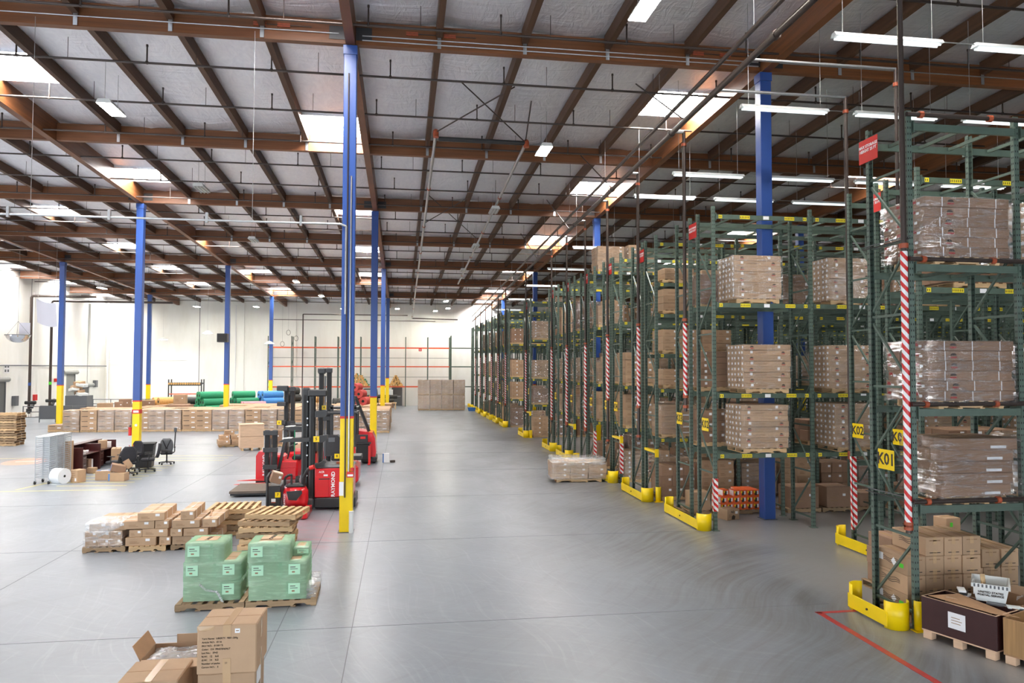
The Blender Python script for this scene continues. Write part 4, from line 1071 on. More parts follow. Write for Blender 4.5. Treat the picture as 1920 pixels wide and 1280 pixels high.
# long side runs from the far left corner towards the right front
cr = open_crate('wooden_crate', 'dark brown plywood crate with a white paper notice, right foreground', (9.52, 10.68, 0), -1.22, 1.12, .62, .5, 'crate', 'ply')
obj('paper_notice', MB().box(.42, .68, -.003, 0, .28, .52, 'white').box(.47, .6, -.004, -.003, .44, .45, 'dim').box(.47, .63, -.004, -.003, .40, .41, 'dim').box(.47, .61, -.004, -.003, .36, .37, 'dim'), cr)
t = thing('cardboard_sheet', 'bent cardboard sheet lying on the dark brown crate', 'cardboard', (9.52, 10.68, 0), -1.22, None)
m = MB(); m.add([(.1, .02, .665), (1.08, .05, .655), (1.3, .3, .62), (.35, .42, .7), (.1, .02, .672), (1.08, .05, .662), (1.3, .3, .627), (.35, .42, .707)], [(3, 2, 1, 0), (4, 5, 6, 7), (0, 1, 5, 4), (1, 2, 6, 5), (2, 3, 7, 6), (3, 0, 4, 7)], 'cardin')
obj('sheet', m, t)
thing('cardboard_flap', 'pale cardboard flap leaning inside the dark brown crate', 'cardboard', (9.75, 10.45, .6), -.9, None, MB().bar((0, 0, 0), (.6, .1, -.08), .02, .2, 'card'))
cr2 = open_crate('wood_grain_box', 'oak-veneer open box standing in the right front corner', (9.97, 9.58, 0), -1.17, 1.5, .7, .5, 'oak', 'cardin')
big = thing('open_carton', 'large open carton full of scrap behind the dark brown crate', 'carton', (10.35, 10.75, 0), -1.2)
m = MB()
for a in ((0, 1.5, 0, .015), (0, 1.5, .75, .765), (0, .015, 0, .765), (1.485, 1.5, 0, .765)): m.box(a[0], a[1], a[2], a[3], .02, .6, 'cardin')
m.box(0, 1.5, 0, .765, 0, .02, 'cardin'); obj('body', m, big)
obj('flap', MB().bar((.1, .77, .6), (1.4, .95, .7), .01, .2, 'card'), big)
# mail tray
mt = thing('mail_tray', 'white corrugated mail tray with printed block letters on the scrap carton', 'tray', (10.52, 10.42, .64), -.72)
def tray(wb_, db, wt, dt, h, th=.012):
    m = MB(); 
    B = [(-wb_, -db, 0), (wb_, -db, 0), (wb_, db, 0), (-wb_, db, 0)]; T_ = [(-wt, -dt, h), (wt, -dt, h), (wt, dt, h), (-wt, dt, h)]
    Bi = [(x * .95, y * .95, .01) for x, y, z in B]; Ti = [(x * .95, y * .95, h) for x, y, z in T_]
    m.add(B + T_ + Bi + Ti, [(0, 3, 2, 1), (8, 9, 10, 11)] + [(i, (i + 1) % 4, 4 + (i + 1) % 4, 4 + i) for i in range(4)] + [(8 + (i + 1) % 4, 8 + i, 12 + i, 12 + (i + 1) % 4) for i in range(4)] + [(4 + i, 4 + (i + 1) % 4, 12 + (i + 1) % 4, 12 + i) for i in range(4)], 'plastic')
    return m
obj('shell', tray(.19, .24, .24, .29, .27), mt)
obj('rim', MB().box(-.25, .25, -.3, -.285, .215, .275, 'plastic').box(-.25, .25, .285, .3, .215, .275, 'plastic').box(-.255, -.24, -.3, .3, .215, .275, 'plastic').box(.24, .255, -.3, .3, .215, .275, 'plastic'), mt)
for q in range(9): obj('rim_rib', cached('ribm', lambda: MB().box(-.012, .012, -.304, -.3, .222, .268, 'grey').mesh('rim_rib')), mt, (-.21 + q * .0525, 0, 0))
obj('lettering', text_mesh('UNITED STATES\nPOSTAL SERVICE', .046, 'print', True), mt, (.0, -.27, .125), (PI / 2 + .183, 0, 0))
obj('lettering', text_mesh('31', .09, 'print', True), mt, (-.222, .08, .11), (PI / 2, 0, -PI / 2))
obj('address_card', MB().box(-.226, -.215, -.2, -.06, .08, .18, 'white'), mt, (0, 0, 0), (0, 0, 0))
thing('wood_offcut', 'short pale wood offcut sticking out of the mail tray', 'wood', (10.42, 10.42, .66), .3, None, MB().bar((0, 0, 0), (.02, .05, .34), .09, .02, 'pallet', (0, 1, 0)))
for q, (x, y, z, a, l, k, lb) in enumerate(((10.3, 10.25, .62, -.9, .7, 'grey', 'grey metal profile lying in the scrap carton'), (10.42, 10.0, .63, -.5, .5, 'plastic', 'white plastic strip lying in the scrap carton'),
                        (10.62, 9.95, .64, -1.0, .8, 'card2', 'brown board lying across the scrap carton'), (10.75, 9.9, .66, -1.25, .7, 'oak', 'wooden board lying at the back of the scrap carton'))):
    thing('scrap_piece', lb, 'scrap', (x, y, z), a, None, MB().cbox(0, l, -.06, .06, 0, .03, k))
b = MB(); rr = random.Random(4)
n = 12
vs = [(.55 * i / n - .02 * j, .09 * j, .06 * math.sin(i * .9 + j) * .5 + .05 + .1 * math.sin(PI * i / n)) for i in range(n + 1) for j in range(5)]
b.add(vs, [(i * 5 + j, (i + 1) * 5 + j, (i + 1) * 5 + j + 1, i * 5 + j + 1) for i in range(n) for j in range(4)], 'bag', True)
thing('plastic_bag', 'crumpled clear plastic sheet hanging over the scrap carton edge', 'plastic', (10.72, 10.15, .62), -1.0, None, b.mesh('plastic_bag'))
b = MB()
for i in range(4): b.cbox(-.14 + i * .03, .1 + i * .03, -.06 + i * .02, .06 + i * .015, .035 * i, .035 * i + .03, 'black' if i % 2 == 0 else 'white', .004, Matrix.Rotation(.2 * i, 4, 'Z'))
thing('magazine_pile', 'small pile of dark glossy packets in front of the mail tray', 'packets', (10.2, 10.55, .6), .4, None, b.mesh('magazine_pile'))

# ---------------------------------------------------------------- foreground left: cartons
def big_carton(label, loc, w, d, h, rz=0, lines=None, open_top=False):
    t = thing('carton', label, 'carton', loc, rz)
    if not open_top:
        obj('body', MB().cbox(-w / 2, w / 2, 0, d, 0, h, 'card', .012), t)
        obj('top_seam', MB().box(-w / 2 + .01, w / 2 - .01, d / 2 - .004, d / 2 + .004, h, h + .002, 'cardin'), t)
        obj('tape', MB().box(-.04, .04, -.003, 0, h - .12, h + .003, 'tape').box(-.04, .04, -.003, d + .003, h, h + .003, 'tape'), t); obj('tape', MB().box(-.04, .04, -.003, 0, 0, .16, 'tape'), t)
    else:
        m = MB()
        for a in ((-w / 2, w / 2, 0, .012), (-w / 2, w / 2, d - .012, d), (-w / 2, -w / 2 + .012, 0, d), (w / 2 - .012, w / 2, 0, d)): m.box(a[0], a[1], a[2], a[3], 0, h, 'card')
        m.box(-w / 2, w / 2, 0, d, 0, .01, 'card'); obj('body', m, t)
    return t
bc = big_carton('large brown carton printed with packing details, topmost in the left foreground', (-.4, 8.17, 1.02), .6, .56, .505, -.02)
for q, s_l in enumerate(('Yarn Name:  LIBERTY  9881-200g', 'Article NO.:  8116', 'SKU NO.:  8158173', 'Color:  134  PINE/BASALT', 'Lot No.:   5943', 'N.W:   12    KG', 'G.W:   14    KG', 'Number of packs:      20', 'Carton NO.:   5')):
    me = text_mesh(s_l, .026, 'print'); wdt = max(v.co.x for v in me.vertices) - min(v.co.x for v in me.vertices)
    obj('lettering', me, bc, (-.25 + wdt / 2, -.002, .37 - q * .0365), FRONT)
obj('sticker', MB().box(.08, .13, -.004, 0, .42, .465, 'white').box(.09, .12, -.005, -.004, .438, .448, 'dim'), bc)
te = MB(); te.add([(-.3, -.003, .502), (-.12, -.003, .502), (-.14, -.008, .455), (-.19, -.016, .462), (-.22, -.008, .45), (-.27, -.014, .458), (-.3, -.004, .462)], [tuple(range(7))[::-1]], 'tape'); obj('torn_edge', te, bc)
obj('side_tape', MB().box(.3, .303, .2, .26, .3, .5, 'tape').box(.3, .303, .2, .26, 0, .18, 'tape'), bc)
uc = big_carton('brown carton under the large printed carton, left foreground', (-.4, 8.19, .58), .58, .54, .44, .02)
obj('paper_label', MB().box(.29, .293, .05, .3, .1, .42, 'white').box(.293, .2945, .08, .27, .2, .26, 'dim'), uc)
big_carton('lowest brown carton of the left foreground stack', (-.4, 8.2, PH), .58, .54, .446, 0)
lc = big_carton('flat-topped taped carton at the lower left edge of the picture', (-1.17, 8.13, .52), .6, .58, .48, .0)
obj('paper_label', MB().box(.0, .27, -.004, 0, .2, .45, 'white').box(.05, .2, -.005, -.004, .4, .43, 'redprint'), lc)
big_carton('carton below the flat-topped taped carton, left foreground', (-1.17, 8.15, PH), .6, .58, .388, 0)
oc = big_carton('open carton with raised flaps behind the flat-topped one, left foreground', (-1.1, 8.83, .5), .74, .52, .46, 0, None, True)
fl = MB(); fl.add([(-.37, 0, .46), (-.37, .52, .46), (-.47, .56, .6), (-.47, .06, .6), (-.36, 0, .465), (-.36, .52, .465), (-.46, .56, .605), (-.46, .06, .605)], [(0, 1, 2, 3), (7, 6, 5, 4), (0, 3, 7, 4), (1, 5, 6, 2), (2, 6, 7, 3)], 'cardin'); obj('flap', fl, oc)
obj('flap', MB().box(-.12, .37, .51, .522, .46, .56, 'card'), oc); obj('flap', MB().box(-.35, .35, -.26, .0, .455, .465, 'card'), oc)
b = MB(); vs = []
for i in range(9):
    for j in range(7): vs.append((-.34 + .68 * i / 8, .02 + .46 * j / 6, .42 + .05 * math.sin(i * 1.7 + j) * math.cos(j * 1.3)))
b.add(vs, [(i * 7 + j, (i + 1) * 7 + j, (i + 1) * 7 + j + 1, i * 7 + j + 1) for i in range(8) for j in range(6)], 'bag', True)
obj('plastic_liner', b, oc)
big_carton('carton under the open carton, left foreground', (-1.1, 8.85, PH), .7, .5, .369, 0)
pallet('pallet under the left foreground cartons, mostly out of frame', (-.8, 8.65, 0), 0, 1.45, 1.1)

# ---------------------------------------------------------------- two green film-wrapped pallets
def green_load(label, plabel, px, py, boxes, pk, prz, pw):
    pallet(plabel, (px, py, 0), prz, pw, 1.05, pk)
    t = thing('wrapped_load', label, 'cartons', (px, py, PH))
    for q, (x, y, z, w_, d_, h_) in enumerate(boxes):
        c = obj('carton', carton_mesh(w_ - .01, d_, h_ - .004, 'none', 'card'), t, (x, y, z))
        obj('stretch_film', film_mesh(w_, d_, h_, 'filmgreen', .22 if z > .5 else .1, q, 0, .004), c)
        for u in ((.3,), (.3, -.36), (-.3,), (.2,))[q]:
            lbl = obj('shipping_label', MB().box(-.1, .1, -d_ / 2 - .02, -d_ / 2 - .0175, h_ * .3, h_ * .85, 'mint').box(-.07, .02, -d_ / 2 - .0212, -d_ / 2 - .02, h_ * .68, h_ * .72, 'print').box(-.07, .06, -d_ / 2 - .0212, -d_ / 2 - .02, h_ * .58, h_ * .61, 'print').box(-.04, .01, -d_ / 2 - .0212, -d_ / 2 - .02, h_ * .4, h_ * .48, 'dim'), c, (w_ * u, 0, 0))
        obj('side_band', MB().box(-.022, .022, -d_ / 2 - .019, -d_ / 2 - .017, .02, h_ - .02, 'filmgreen'), c, (w_ * (.05 if q % 2 else .18), 0, 0))
    return t
gl = green_load('green film-wrapped carton stack, left of the pair', 'worn pallet under the left green wrapped stack', -1.88, 14.1,
           [(0, -.02, 0, .92, .72, .34), (0, -.02, .343, .93, .72, .33), (-.13, -.06, .676, .62, .62, .33)], 'oldpallet', .0, 1.15)
obj('tail_of_film', MB().tube([(-.2, -.42, .3), (-.1, -.4, .2), (.1, -.43, .16), (.2, -.46, .0), (.22, -.5, -.06)], .02, 'bag', 6), gl)
gr = green_load('green film-wrapped carton stack, right of the pair with overhanging top box', 'worn pallet under the right green wrapped stack', -.7, 14.12,
           [(-.05, -.1, 0, .95, .8, .33), (-.05, -.1, .333, .95, .8, .33), (-.2, -.2, .666, .68, .66, .33), (.28, .12, .666, .26, .5, .14)], 'oldpallet', .03, 1.2)
obj('loose_film', film_mesh(.3, .9, .2, 'bag', .3, 2), gr, (.42, .05, .0))
for g, x, z in ((gl, -.13, 1.012), (gr, -.2, 1.0)):
    obj('bare_patch', MB().box(-.2, .16, -.2, .12, 0, .004, 'card'), g, (x, -.02, z)); obj('lettering', text_mesh('CALIMA' if g is gr else 'LANA', .1, 'print'), g, (x, -.06, z + .006), (0, 0, PI / 2 - .15))

# ---------------------------------------------------------------- long cartons on three pallets
for q, x in enumerate((-5.3, -4.35, -3.4)): pallet(('leftmost', 'middle', 'right')[q] + ' pallet under the long brown cartons', (x, 18.75, 0), 0, .92 if q != 1 else .8, 1.2 if q != 1 else 1.32, 'oldpallet' if q != 1 else 'pallet')
def lcarton(label, x, y, z, w, d, h, rz=0, tilt=0):
    t = thing('carton', label, 'carton', (x, y, z), rz, 'long cartons on the floor pallets', carton_mesh(w, d, h, 'plain', 'card'))
    t.rotation_euler = (0, tilt, rz)
    for u in (-.25, .1): obj('strap', cached(('stp', w, h), lambda: MB().box(-w / 2 - .003, w / 2 + .003, -.012, .012, h, h + .003, 'white').box(w / 2, w / 2 + .003, -.012, .012, 0, h, 'white').mesh('strap')), t, (0, u * d * 1.2, 0))
wl_ = load('film-wrapped block of nine cartons at the left end of the floor pallets', (-5.32, 18.75, PH), 3, 1, 2, .265, 1.15, .17, 'plain', 'film', 'card', 0, None, .006)
for q in range(2): lcarton('long carton on top of the film-wrapped block, %s' % ('left' if q == 0 else 'right, partly under film'), -5.45 + q * .4, 18.8, PH + .345, .39, 1.15, .19, .0)
b = MB(); vs = []
rr = random.Random(5)
for i in range(11):
    for j in range(9):
        x = -.38 + .8 * i / 10; u = j / 8
        y = -.62 + max(0, u - .35) * 1.1; z = .54 + .01 * math.sin(i * 2) if u > .35 else .54 - (.35 - u) * (.9 - 1.1 * abs(i / 10 - .4))
        vs.append((x + rr.uniform(-.01, .01), y + rr.uniform(-.015, .01), z + rr.uniform(0, .02)))
b.add(vs, [(i * 9 + j, (i + 1) * 9 + j, (i + 1) * 9 + j + 1, i * 9 + j + 1) for i in range(10) for j in range(8)], 'bag', True)
obj('torn_film', b, wl_)
L0 = PH
for z, items in ((L0, ((-4.5, .66, .19, .0, 'lowest layer, left wide one'), (-3.98, .25, .19, 0, 'lowest layer, narrow middle one'), (-3.5, .64, .19, 0, 'lowest layer, right wide one'), (-3.02, .28, .19, 0, 'lowest layer, far right one'))),
                 (L0 + .195, ((-4.62, .28, .165, 0, 'second layer, narrow left one'), (-4.17, .56, .18, -.05, 'second layer, skewed wide one'), (-3.73, .26, .18, 0, 'second layer, narrow middle one'), (-3.3, .54, .17, 0, 'second layer, right wide one'))),
                 (L0 + .38, ((-4.55, .64, .18, .02, 'third layer, left wide one'), (-4.05, .3, .18, 0, 'third layer, narrow middle one'), (-3.53, .6, .18, .02, 'third layer, right wide one'), (-3.0, .32, .19, 0, 'third layer, far right one with straps'))),
                 (L0 + .565, ((-4.32, .58, .18, .06, 'top layer, left wide one'), (-3.52, .3, .2, .05, 'top layer, right narrow one with straps')))):
    for x, w_, h_, rz, lb in items:
        lcarton('long brown carton on the floor pallets, ' + lb, x, 18.72 + random.uniform(-.02, .02), z, w_, 1.2, h_, rz)
tb = thing('cardboard_tube', 'short cardboard tube lying between the carton stacks', 'tube', (-4.93, 18.3, PH + .4), 0, None, MB().cyl((0, 0, 0), (.08, .35, .02), .045, 'card', 12, capk='core'))
thing('cardboard_strip', 'dark cardboard edge strip lying on the far right carton', 'strip', (-3.05, 18.4, PH + .578), .2, None, MB().cbox(-.02, .02, 0, .8, 0, .012, 'cardin', .003))

# stacks of empty pallets
for q in range(6):
    rz = (0, .02, -.02, .0, -.16, -.2)[q]; k = 'oldpallet' if q in (2, 4) else 'pallet'
    pallet('empty wooden pallet in the crooked stack before the red trucks, %s from the floor' % ORD[q], (-1.72 + (0, .03, -.03, .02, .06, .2)[q], 18.35 + (.0, .02, .05, 0, .02, .12)[q], q * .1345), rz, 1.2, 1.05, k, 'crooked stack of empty pallets', notch=False)
for q in range(5):
    pallet('empty weathered pallet in the neat stack behind the crooked one, %s from the floor' % ORD[q], (-2.85 + random.uniform(-.03, .03), 20.0, q * .1345), random.uniform(-.04, .04), 1.15, 1.1, 'oldpallet' if q % 2 else 'pallet', 'neat stack of empty pallets', notch=False)
for q in range(13):
    pallet('empty pallet in the stack cut by the left picture edge, %s from the floor' % ORD[q], (-19.6 + random.uniform(-.05, .05), 43.6, q * .1345), random.uniform(-.06, .06), 1.2, 1.0, 'oldpallet' if q % 3 else 'pallet', 'pallet stack at the left edge', detail=False)

# ---------------------------------------------------------------- trucks
def wheel(p, r, wd, par, nm='wheel'):
    obj(nm, MB().cyl((p[0] - wd / 2, p[1], p[2]), (p[0] + wd / 2, p[1], p[2]), r, 'rubber', 16).cyl((p[0] - wd / 2 - .005, p[1], p[2]), (p[0] + wd / 2 + .005, p[1], p[2]), r * .45, 'silver', 12), par)
def num_tag(txt, par, loc, s=.16):
    o = obj('number_tag', MB().box(-s / 2, s / 2, -.006, 0, -s / 2, s / 2, 'yellow'), par, loc)
    obj('lettering', text_mesh(txt, s * .7, 'print', True), o, (0, -.008, 0), FRONT)
def vtext(par, loc, size=.2):
    obj('lettering', text_mesh('RAYMOND', size, 'white', True), par, loc, (PI / 2, -PI / 2, 0))
def mast(par, x0, x1, y, z0, z1, n=2, k='black'):
    for x in (x0, x1): obj('mast_rail', MB().cbox(x - .08, x + .08, y - .11, y + .11, z0, z1, k, .015).box(x - .05, x + .05, y - .125, y - .11, z0 + .2, z1 - .1, 'rubber'), par)
    for q in range(n):
        z = z0 + .5 + (z1 - z0 - .6) * q / max(1, n - 1); obj('mast_crossbar', MB().cbox(x0 - .12, x1 + .12, y - .16, y - .1, z - .08, z + .08, k, .01), par)
    for x in (x0 + .12, x1 - .12): obj('lift_chain', MB().box(x - .015, x + .015, y - .05, y - .03, z0 + .3, z1 - .3, 'grey'), par)
# 1: reach truck with the red battery box right behind the first column
T1 = thing('reach_truck', 'red reach truck with black mast, battery box lettered in white, behind nearest column', 'forklift', (-1.0, 22.6, 0))
obj('chassis', MB().cbox(-.15, 1.05, 0, 1.3, .06, .36, 'black', .03), T1)
bb = obj('battery_box', MB().cbox(-.14, .98, .02, 1.2, .36, 1.22, 'red', .03), T1)
obj('battery_door', MB().cbox(-.13, .27, .0, .03, .38, .98, 'red', .01).box(-.02, .3, -.003, .0, .9, .93, 'black'), bb)
obj('cover', MB().cbox(-.12, .98, .04, 1.2, 1.22, 1.29, 'grey', .03).box(.1, .9, .2, 1, 1.29, 1.3, 'black'), bb); obj('beacon', MB().cyl((.5, .5, 1.29), (.5, .5, 1.36), .06, 'coupling', 10), bb)
vtext(bb, (.4, -.004, .76), .15)
obj('lettering', text_mesh('ACR', .08, 'white', True), bb, (.06, .012, 1.12), FRONT); obj('data_plate', MB().box(.12, .24, -.006, .0, 1.0, 1.05, 'white'), bb)
obj('outrigger', MB().cbox(-.5, -.16, .05, .35, .02, .34, 'grey', .05), T1); obj('outrigger', MB().cbox(-.5, -.16, 1.0, 1.25, .02, .3, 'grey', .05), T1)
obj('mast_rail', MB().cbox(-.56, -.35, .2, .5, .1, 3.62, 'black', .04).box(-.5, -.42, .19, .2, .4, 3.4, 'rubber'), T1)
obj('mast_rail', MB().cbox(-.33, -.16, .1, .35, .1, 3.55, 'black', .04).box(-.27, -.22, .09, .1, .4, 3.3, 'rubber'), T1)
obj('mast_rail', MB().cbox(-.1, -.0, .6, .85, .36, 3.5, 'black', .02), T1); obj('mast_rail', MB().cbox(-.62, -.5, .7, .95, .1, 3.6, 'black', .02), T1)
obj('mast_head', MB().cbox(-.36, .18, .0, .3, 3.36, 3.56, 'black', .03), T1)
obj('lift_chain', MB().box(-.12, -.1, .3, .33, .6, 3.4, 'oak'), T1)
obj('crossbar', MB().prism([(-.16, 2.74), (.1, 2.74), (.2, 2.82), (.2, 2.95), (-.16, 2.92)], .0, .14, 'black'), T1); obj('crossbar', MB().prism([(-.16, 2.0), (.1, 2.0), (.22, 2.1), (.22, 2.22), (-.16, 2.18)], -.02, .12, 'black'), T1)
obj('overhead_plate', MB().prism([(-1.2, 0), (-1.1, .05), (-.9, .1), (-.3, .12), (-.3, 0)], .0, .3, 'black').prism([(-1.1, .1), (-.95, .12), (-.8, .12), (-.85, .1)], .0, .3, 'plastic'), T1, (0, 0, 2.02))
obj('overhead_plate', MB().prism([(-1.25, 0), (-1.15, .05), (-.95, .1), (-.3, .1), (-.3, 0)], .0, .3, 'black').prism([(-1.15, .1), (-1.0, .12), (-.85, .12), (-.9, .1)], .0, .3, 'plastic'), T1, (0, .9, 2.3))
num_tag('5', T1, (-.1, -.03, 2.1), .17); num_tag('4', T1, (.05, .58, 3.0), .13)
obj('step_plate', MB().prism([(-.16, 0), (.1, .05), (.2, .18), (.12, .22), (-.05, .12), (-.16, .12)], -.0, .3, 'black'), T1, (0, 0, 1.24))
for z in (.5, 1.0, 1.6, 1.9, 2.5, 2.7, 3.2): obj('bolt', cached('bolt', lambda: MB().cyl((0, -.015, 0), (0, 0, 0), .025, 'silver', 8).mesh('bolt')), T1, (-.39, .2, z))
# 2: tall-mast order picker behind it
T2 = thing('order_picker', 'order picker with the tallest black mast, behind the red reach truck', 'forklift', (-1.35, 27.0, 0))
mast(T2, -.1, .17, .2, .2, 4.22, 3)
obj('mast_head', MB().cbox(-.2, .05, -.0, .15, 4.0, 4.2, 'black', .02), T2)
obj('operator_guard', MB().cbox(.1, 1.2, -.15, .9, 2.56, 2.66, 'black', .02).box(.2, 1.2, -.1, .85, 2.75, 2.82, 'black'), T2)
for x in (.3, 1.1): obj('guard_post', MB().cbox(x - .05, x + .05, -.1, 0, 1.4, 2.9, 'black', .01), T2)
obj('console', MB().prism([(.1, 1.1), (.66, 1.1), (.66, 1.7), (.5, 1.84), (.1, 1.84)], -.2, .25, 'black'), T2); obj('display', MB().box(.2, .42, -.21, -.2, 1.6, 1.75, 'grey'), T2)
obj('body', MB().cbox(-.25, 1.25, -.3, 1.2, .12, .78, 'red', .1), T2); obj('cover', MB().cbox(-.1, .9, -.2, 1.0, .78, .88, 'grey', .04), T2)
obj('platform', MB().cbox(.3, 1.35, -.2, .6, .95, 1.1, 'black', .02), T2); num_tag('8', T2, (.5, -.22, 1.1), .17); vtext(T2, (.66, -.31, .5), .12)
for x in (-.1, 1.1): wheel((x, 0, .12), .12, .1, T2)
# 3: counterbalance truck facing left
T3 = thing('counterbalance_truck', 'red counterbalance truck with lowered forks at the left of the trucks', 'forklift', (-3.3, 27.6, 0))
obj('counterweight', MB().prism([(-.45, .22), (-.06, .22), (-.06, 1.2), (-.36, 1.2), (-.45, 1.05)], .0, 1.1, 'red'), T3); obj('bumper', MB().cbox(-.46, -.04, .02, 1.08, .06, .24, 'black', .03), T3)
vtext(T3, (-.16, -.006, .72), .15)
obj('body', MB().cbox(.3, 1.0, .0, 1.1, .18, .86, 'red', .05), T3); obj('body_panel', MB().cbox(.4, .95, -.02, .0, .3, .62, 'red', .02), T3)
obj('cowl', MB().cbox(.0, .5, .1, 1.0, .18, 1.05, 'red', .06), T3)
obj('seat', MB().cbox(.75, 1.15, .3, .85, .86, 1.0, 'fabric', .04), T3); obj('seat_back', MB().cbox(1.05, 1.25, .3, .85, .95, 1.5, 'fabric', .05), T3); obj('control_arm', MB().tube([(.6, .3, .9), (.7, .3, 1.35), (.95, .3, 1.45)], .03, 'black', 8), T3)
mast(T3, -.02, .24, -.25, .2, 2.0, 3); obj('guard_leg', MB().bar((.3, .0, .3), (.6, .05, 1.9), .09, .1, 'black'), T3)
for z in (.14, .2): obj('fork', MB().prism([(-1.05, 0), (.0, -.02), (.0, .05), (-.6, .03)], -.06, .06, 'redsign'), T3, (-.02, -.6 if z < .2 else -.1, z))
obj('hose', MB().cyl((.9, -.1, .9), (.9, -.1, 2.0), .02, 'rollgreen', 8), T3)
for x in (.0, 1.0): wheel((x, .05, .16), .16, .12, T3)
# 4: second mast, left and farther
T4 = thing('stock_picker', 'black-masted stock picker behind the counterbalance truck', 'forklift', (-3.05, 30.2, 0))
mast(T4, -.08, .16, .2, .2, 3.46, 3); obj('mast_head', MB().cbox(-.42, -.0, -.1, .15, 3.3, 3.5, 'black', .02), T4)
obj('mast_arm', MB().cbox(-.4, -.05, -.12, .1, 2.7, 2.86, 'black', .02), T4); obj('mast_arm', MB().cbox(-.3, -.05, -.12, .1, 1.98, 2.14, 'black', .02), T4); num_tag('6', T4, (-.3, -.13, 2.06), .17)
obj('overhead_plate', MB().cbox(.1, .8, -.1, .8, 1.9, 2.0, 'black', .02), T4); obj('overhead_plate', MB().cbox(.1, .7, -.1, .8, 1.68, 1.76, 'black', .02), T4)
obj('body', MB().cbox(.0, 1.5, .0, 1.4, .1, .9, 'red', .08), T4); obj('console', MB().cbox(.8, 1.3, -.1, .3, .9, 1.4, 'black', .04), T4); wheel((.2, .1, .12), .12, .1, T4); wheel((1.3, .1, .12), .12, .1, T4)
# 5: walkie rider with platform handle
T5 = thing('rider_pallet_jack', 'red rider pallet jack with raised handle and black battery pack', 'pallet jack', (-2.2, 22.3, 0))
obj('drive_unit', MB().lathe([(.0, .2), (.34, .2), (.37, .35), (.36, .62), (.3, .74), (.0, .76)], 'red', 20), T5, (.55, .1, 0)); obj('grille', MB().prism([(.4, .42), (.62, .4), (.78, .6), (.76, .68), (.34, .66)], -.27, -.22, 'black'), T5)
obj('drive_cover', MB().cbox(.28, .82, -.1, .4, .74, .82, 'black', .05), T5)
obj('battery_pack', MB().cbox(-.2, .16, -.12, .6, .15, .8, 'black', .02), T5); obj('load_guard', MB().tube([(-.22, -.1, .1), (-.22, -.1, 1.05), (-.16, .0, 1.17), (.05, .3, 1.2)], .035, 'black', 8), T5)
num_tag('7', T5, (.08, -.125, .55), .15); obj('warning_tag', MB().box(-.1, .02, -.125, -.12, .35, .44, 'white').box(-.1, .02, -.126, -.12, .32, .35, 'coupling'), T5)
obj('grab_bar', MB().tube([(.24, .0, .8), (.26, -.02, 1.02), (.36, -.02, 1.1), (.46, 0, 1.1)], .035, 'black', 8).cyl((.44, 0, .8), (.44, 0, 1.1), .03, 'black', 8), T5)
obj('tiller', MB().tube([(.76, .05, .7), (.78, -.02, 1.0), (.9, -.12, 1.24), (1.0, -.18, 1.32)], .05, 'black', 10), T5); obj('tiller_button', MB().cyl((.98, -.17, 1.31), (1.1, -.21, 1.35), .065, 'redsign', 10), T5)
obj('platform', MB().prism([(.2, .02), (.9, .02), (.95, .14), (.2, .14)], -1.0, -.1, 'black').prism([(.85, .03), (1.02, .03), (1.02, .2), (.85, .2)], -1.0, .1, 'red').prism([(.2, .03), (1.0, .03), (1.0, .18), (.2, .18)], -1.06, -1.0, 'red'), T5); vtext(T5, (.28, -.2, .42), .07)
thing('carton', 'small brown carton hung on the pallet jack load guard', 'carton', (-2.22, 22.2, .92), .2, None, carton_mesh(.3, .25, .3, 'plain', 'card2')).rotation_euler = (.2, .3, .3)
dk = thing('deck_cart', 'low dark wooden platform on forks left of the pallet jack', 'cart', (-3.55, 26.0, 0))
for q in range(5): obj('deck_board', cached('dkb', lambda: MB().cbox(-.57, .57, -.165, .165, .12, .2, 'darkwood', .005).mesh('deck_board')), dk, (0, -.68 + q * .34, 0))
obj('frame', MB().cbox(-.55, .6, -.8, .8, .05, .12, 'black', .01), dk); obj('red_tip', MB().cbox(.57, .8, -.5, -.3, .08, .16, 'redsign', .02), dk)
# 6: rear red truck facing the camera
T6 = thing('rear_reach_truck', 'rounded red truck facing the camera right of the nearest column, black sloping guard', 'forklift', (-.25, 33.2, 0))
obj('body', MB().prism([(-.3, .2), (.5, .2), (.55, .5), (.5, 1.1), (.38, 1.36), (-.3, 1.46)], .0, 1.3, 'red'), T6); obj('bumper', MB().cbox(-.1, .58, -.05, 1.25, .05, .3, 'black', .05), T6)
obj('guard_leg', MB().bar((-.38, .1, 2.95), (.22, .3, 1.4), .14, .12, 'black'), T6); mast(T6, -.58, -.44, -.2, .1, 3.0, 2); obj('mast_ram', MB().cyl((-.25, -.15, .5), (-.25, -.15, 2.5), .06, 'black', 10), T6)
obj('carriage', MB().cbox(-.35, .2, -.3, -.2, .95, 1.3, 'black', .02).box(-.12, .1, -.305, -.3, 1.12, 1.22, 'redsign'), T6); obj('roller_bed', MB().cbox(-.3, .28, -.35, -.1, .2, .9, 'rubber', .03).box(-.32, .34, -.36, -.1, .9, .96, 'black'), T6)
for x in (-.36, .28): obj('fork', MB().box(x - .05, x + .05, -.42, -.34, .1, .82, 'redsign').prism([(x - .05, .04), (x + .05, .04), (x + .05, .1), (x - .05, .1)], -.75, -.34, 'redsign'), T6)
wheel((.45, .2, .15), .15, .12, T6)
t = thing('white_box', 'small white box on the floor right of the rear red truck', 'box', (.72, 33.6, 0), .1, None, MB().cbox(-.14, .14, -.1, .1, 0, .4, 'white', .006).box(-.15, -.1, -.102, -.1, 0, .4, 'blue_tape'))
thing('booklet', 'small dark booklet on the floor beside the white box', 'booklet', (1.02, 33.5, 0), .4, None, MB().cbox(-.1, .1, -.06, .06, 0, .1, 'print', .004))
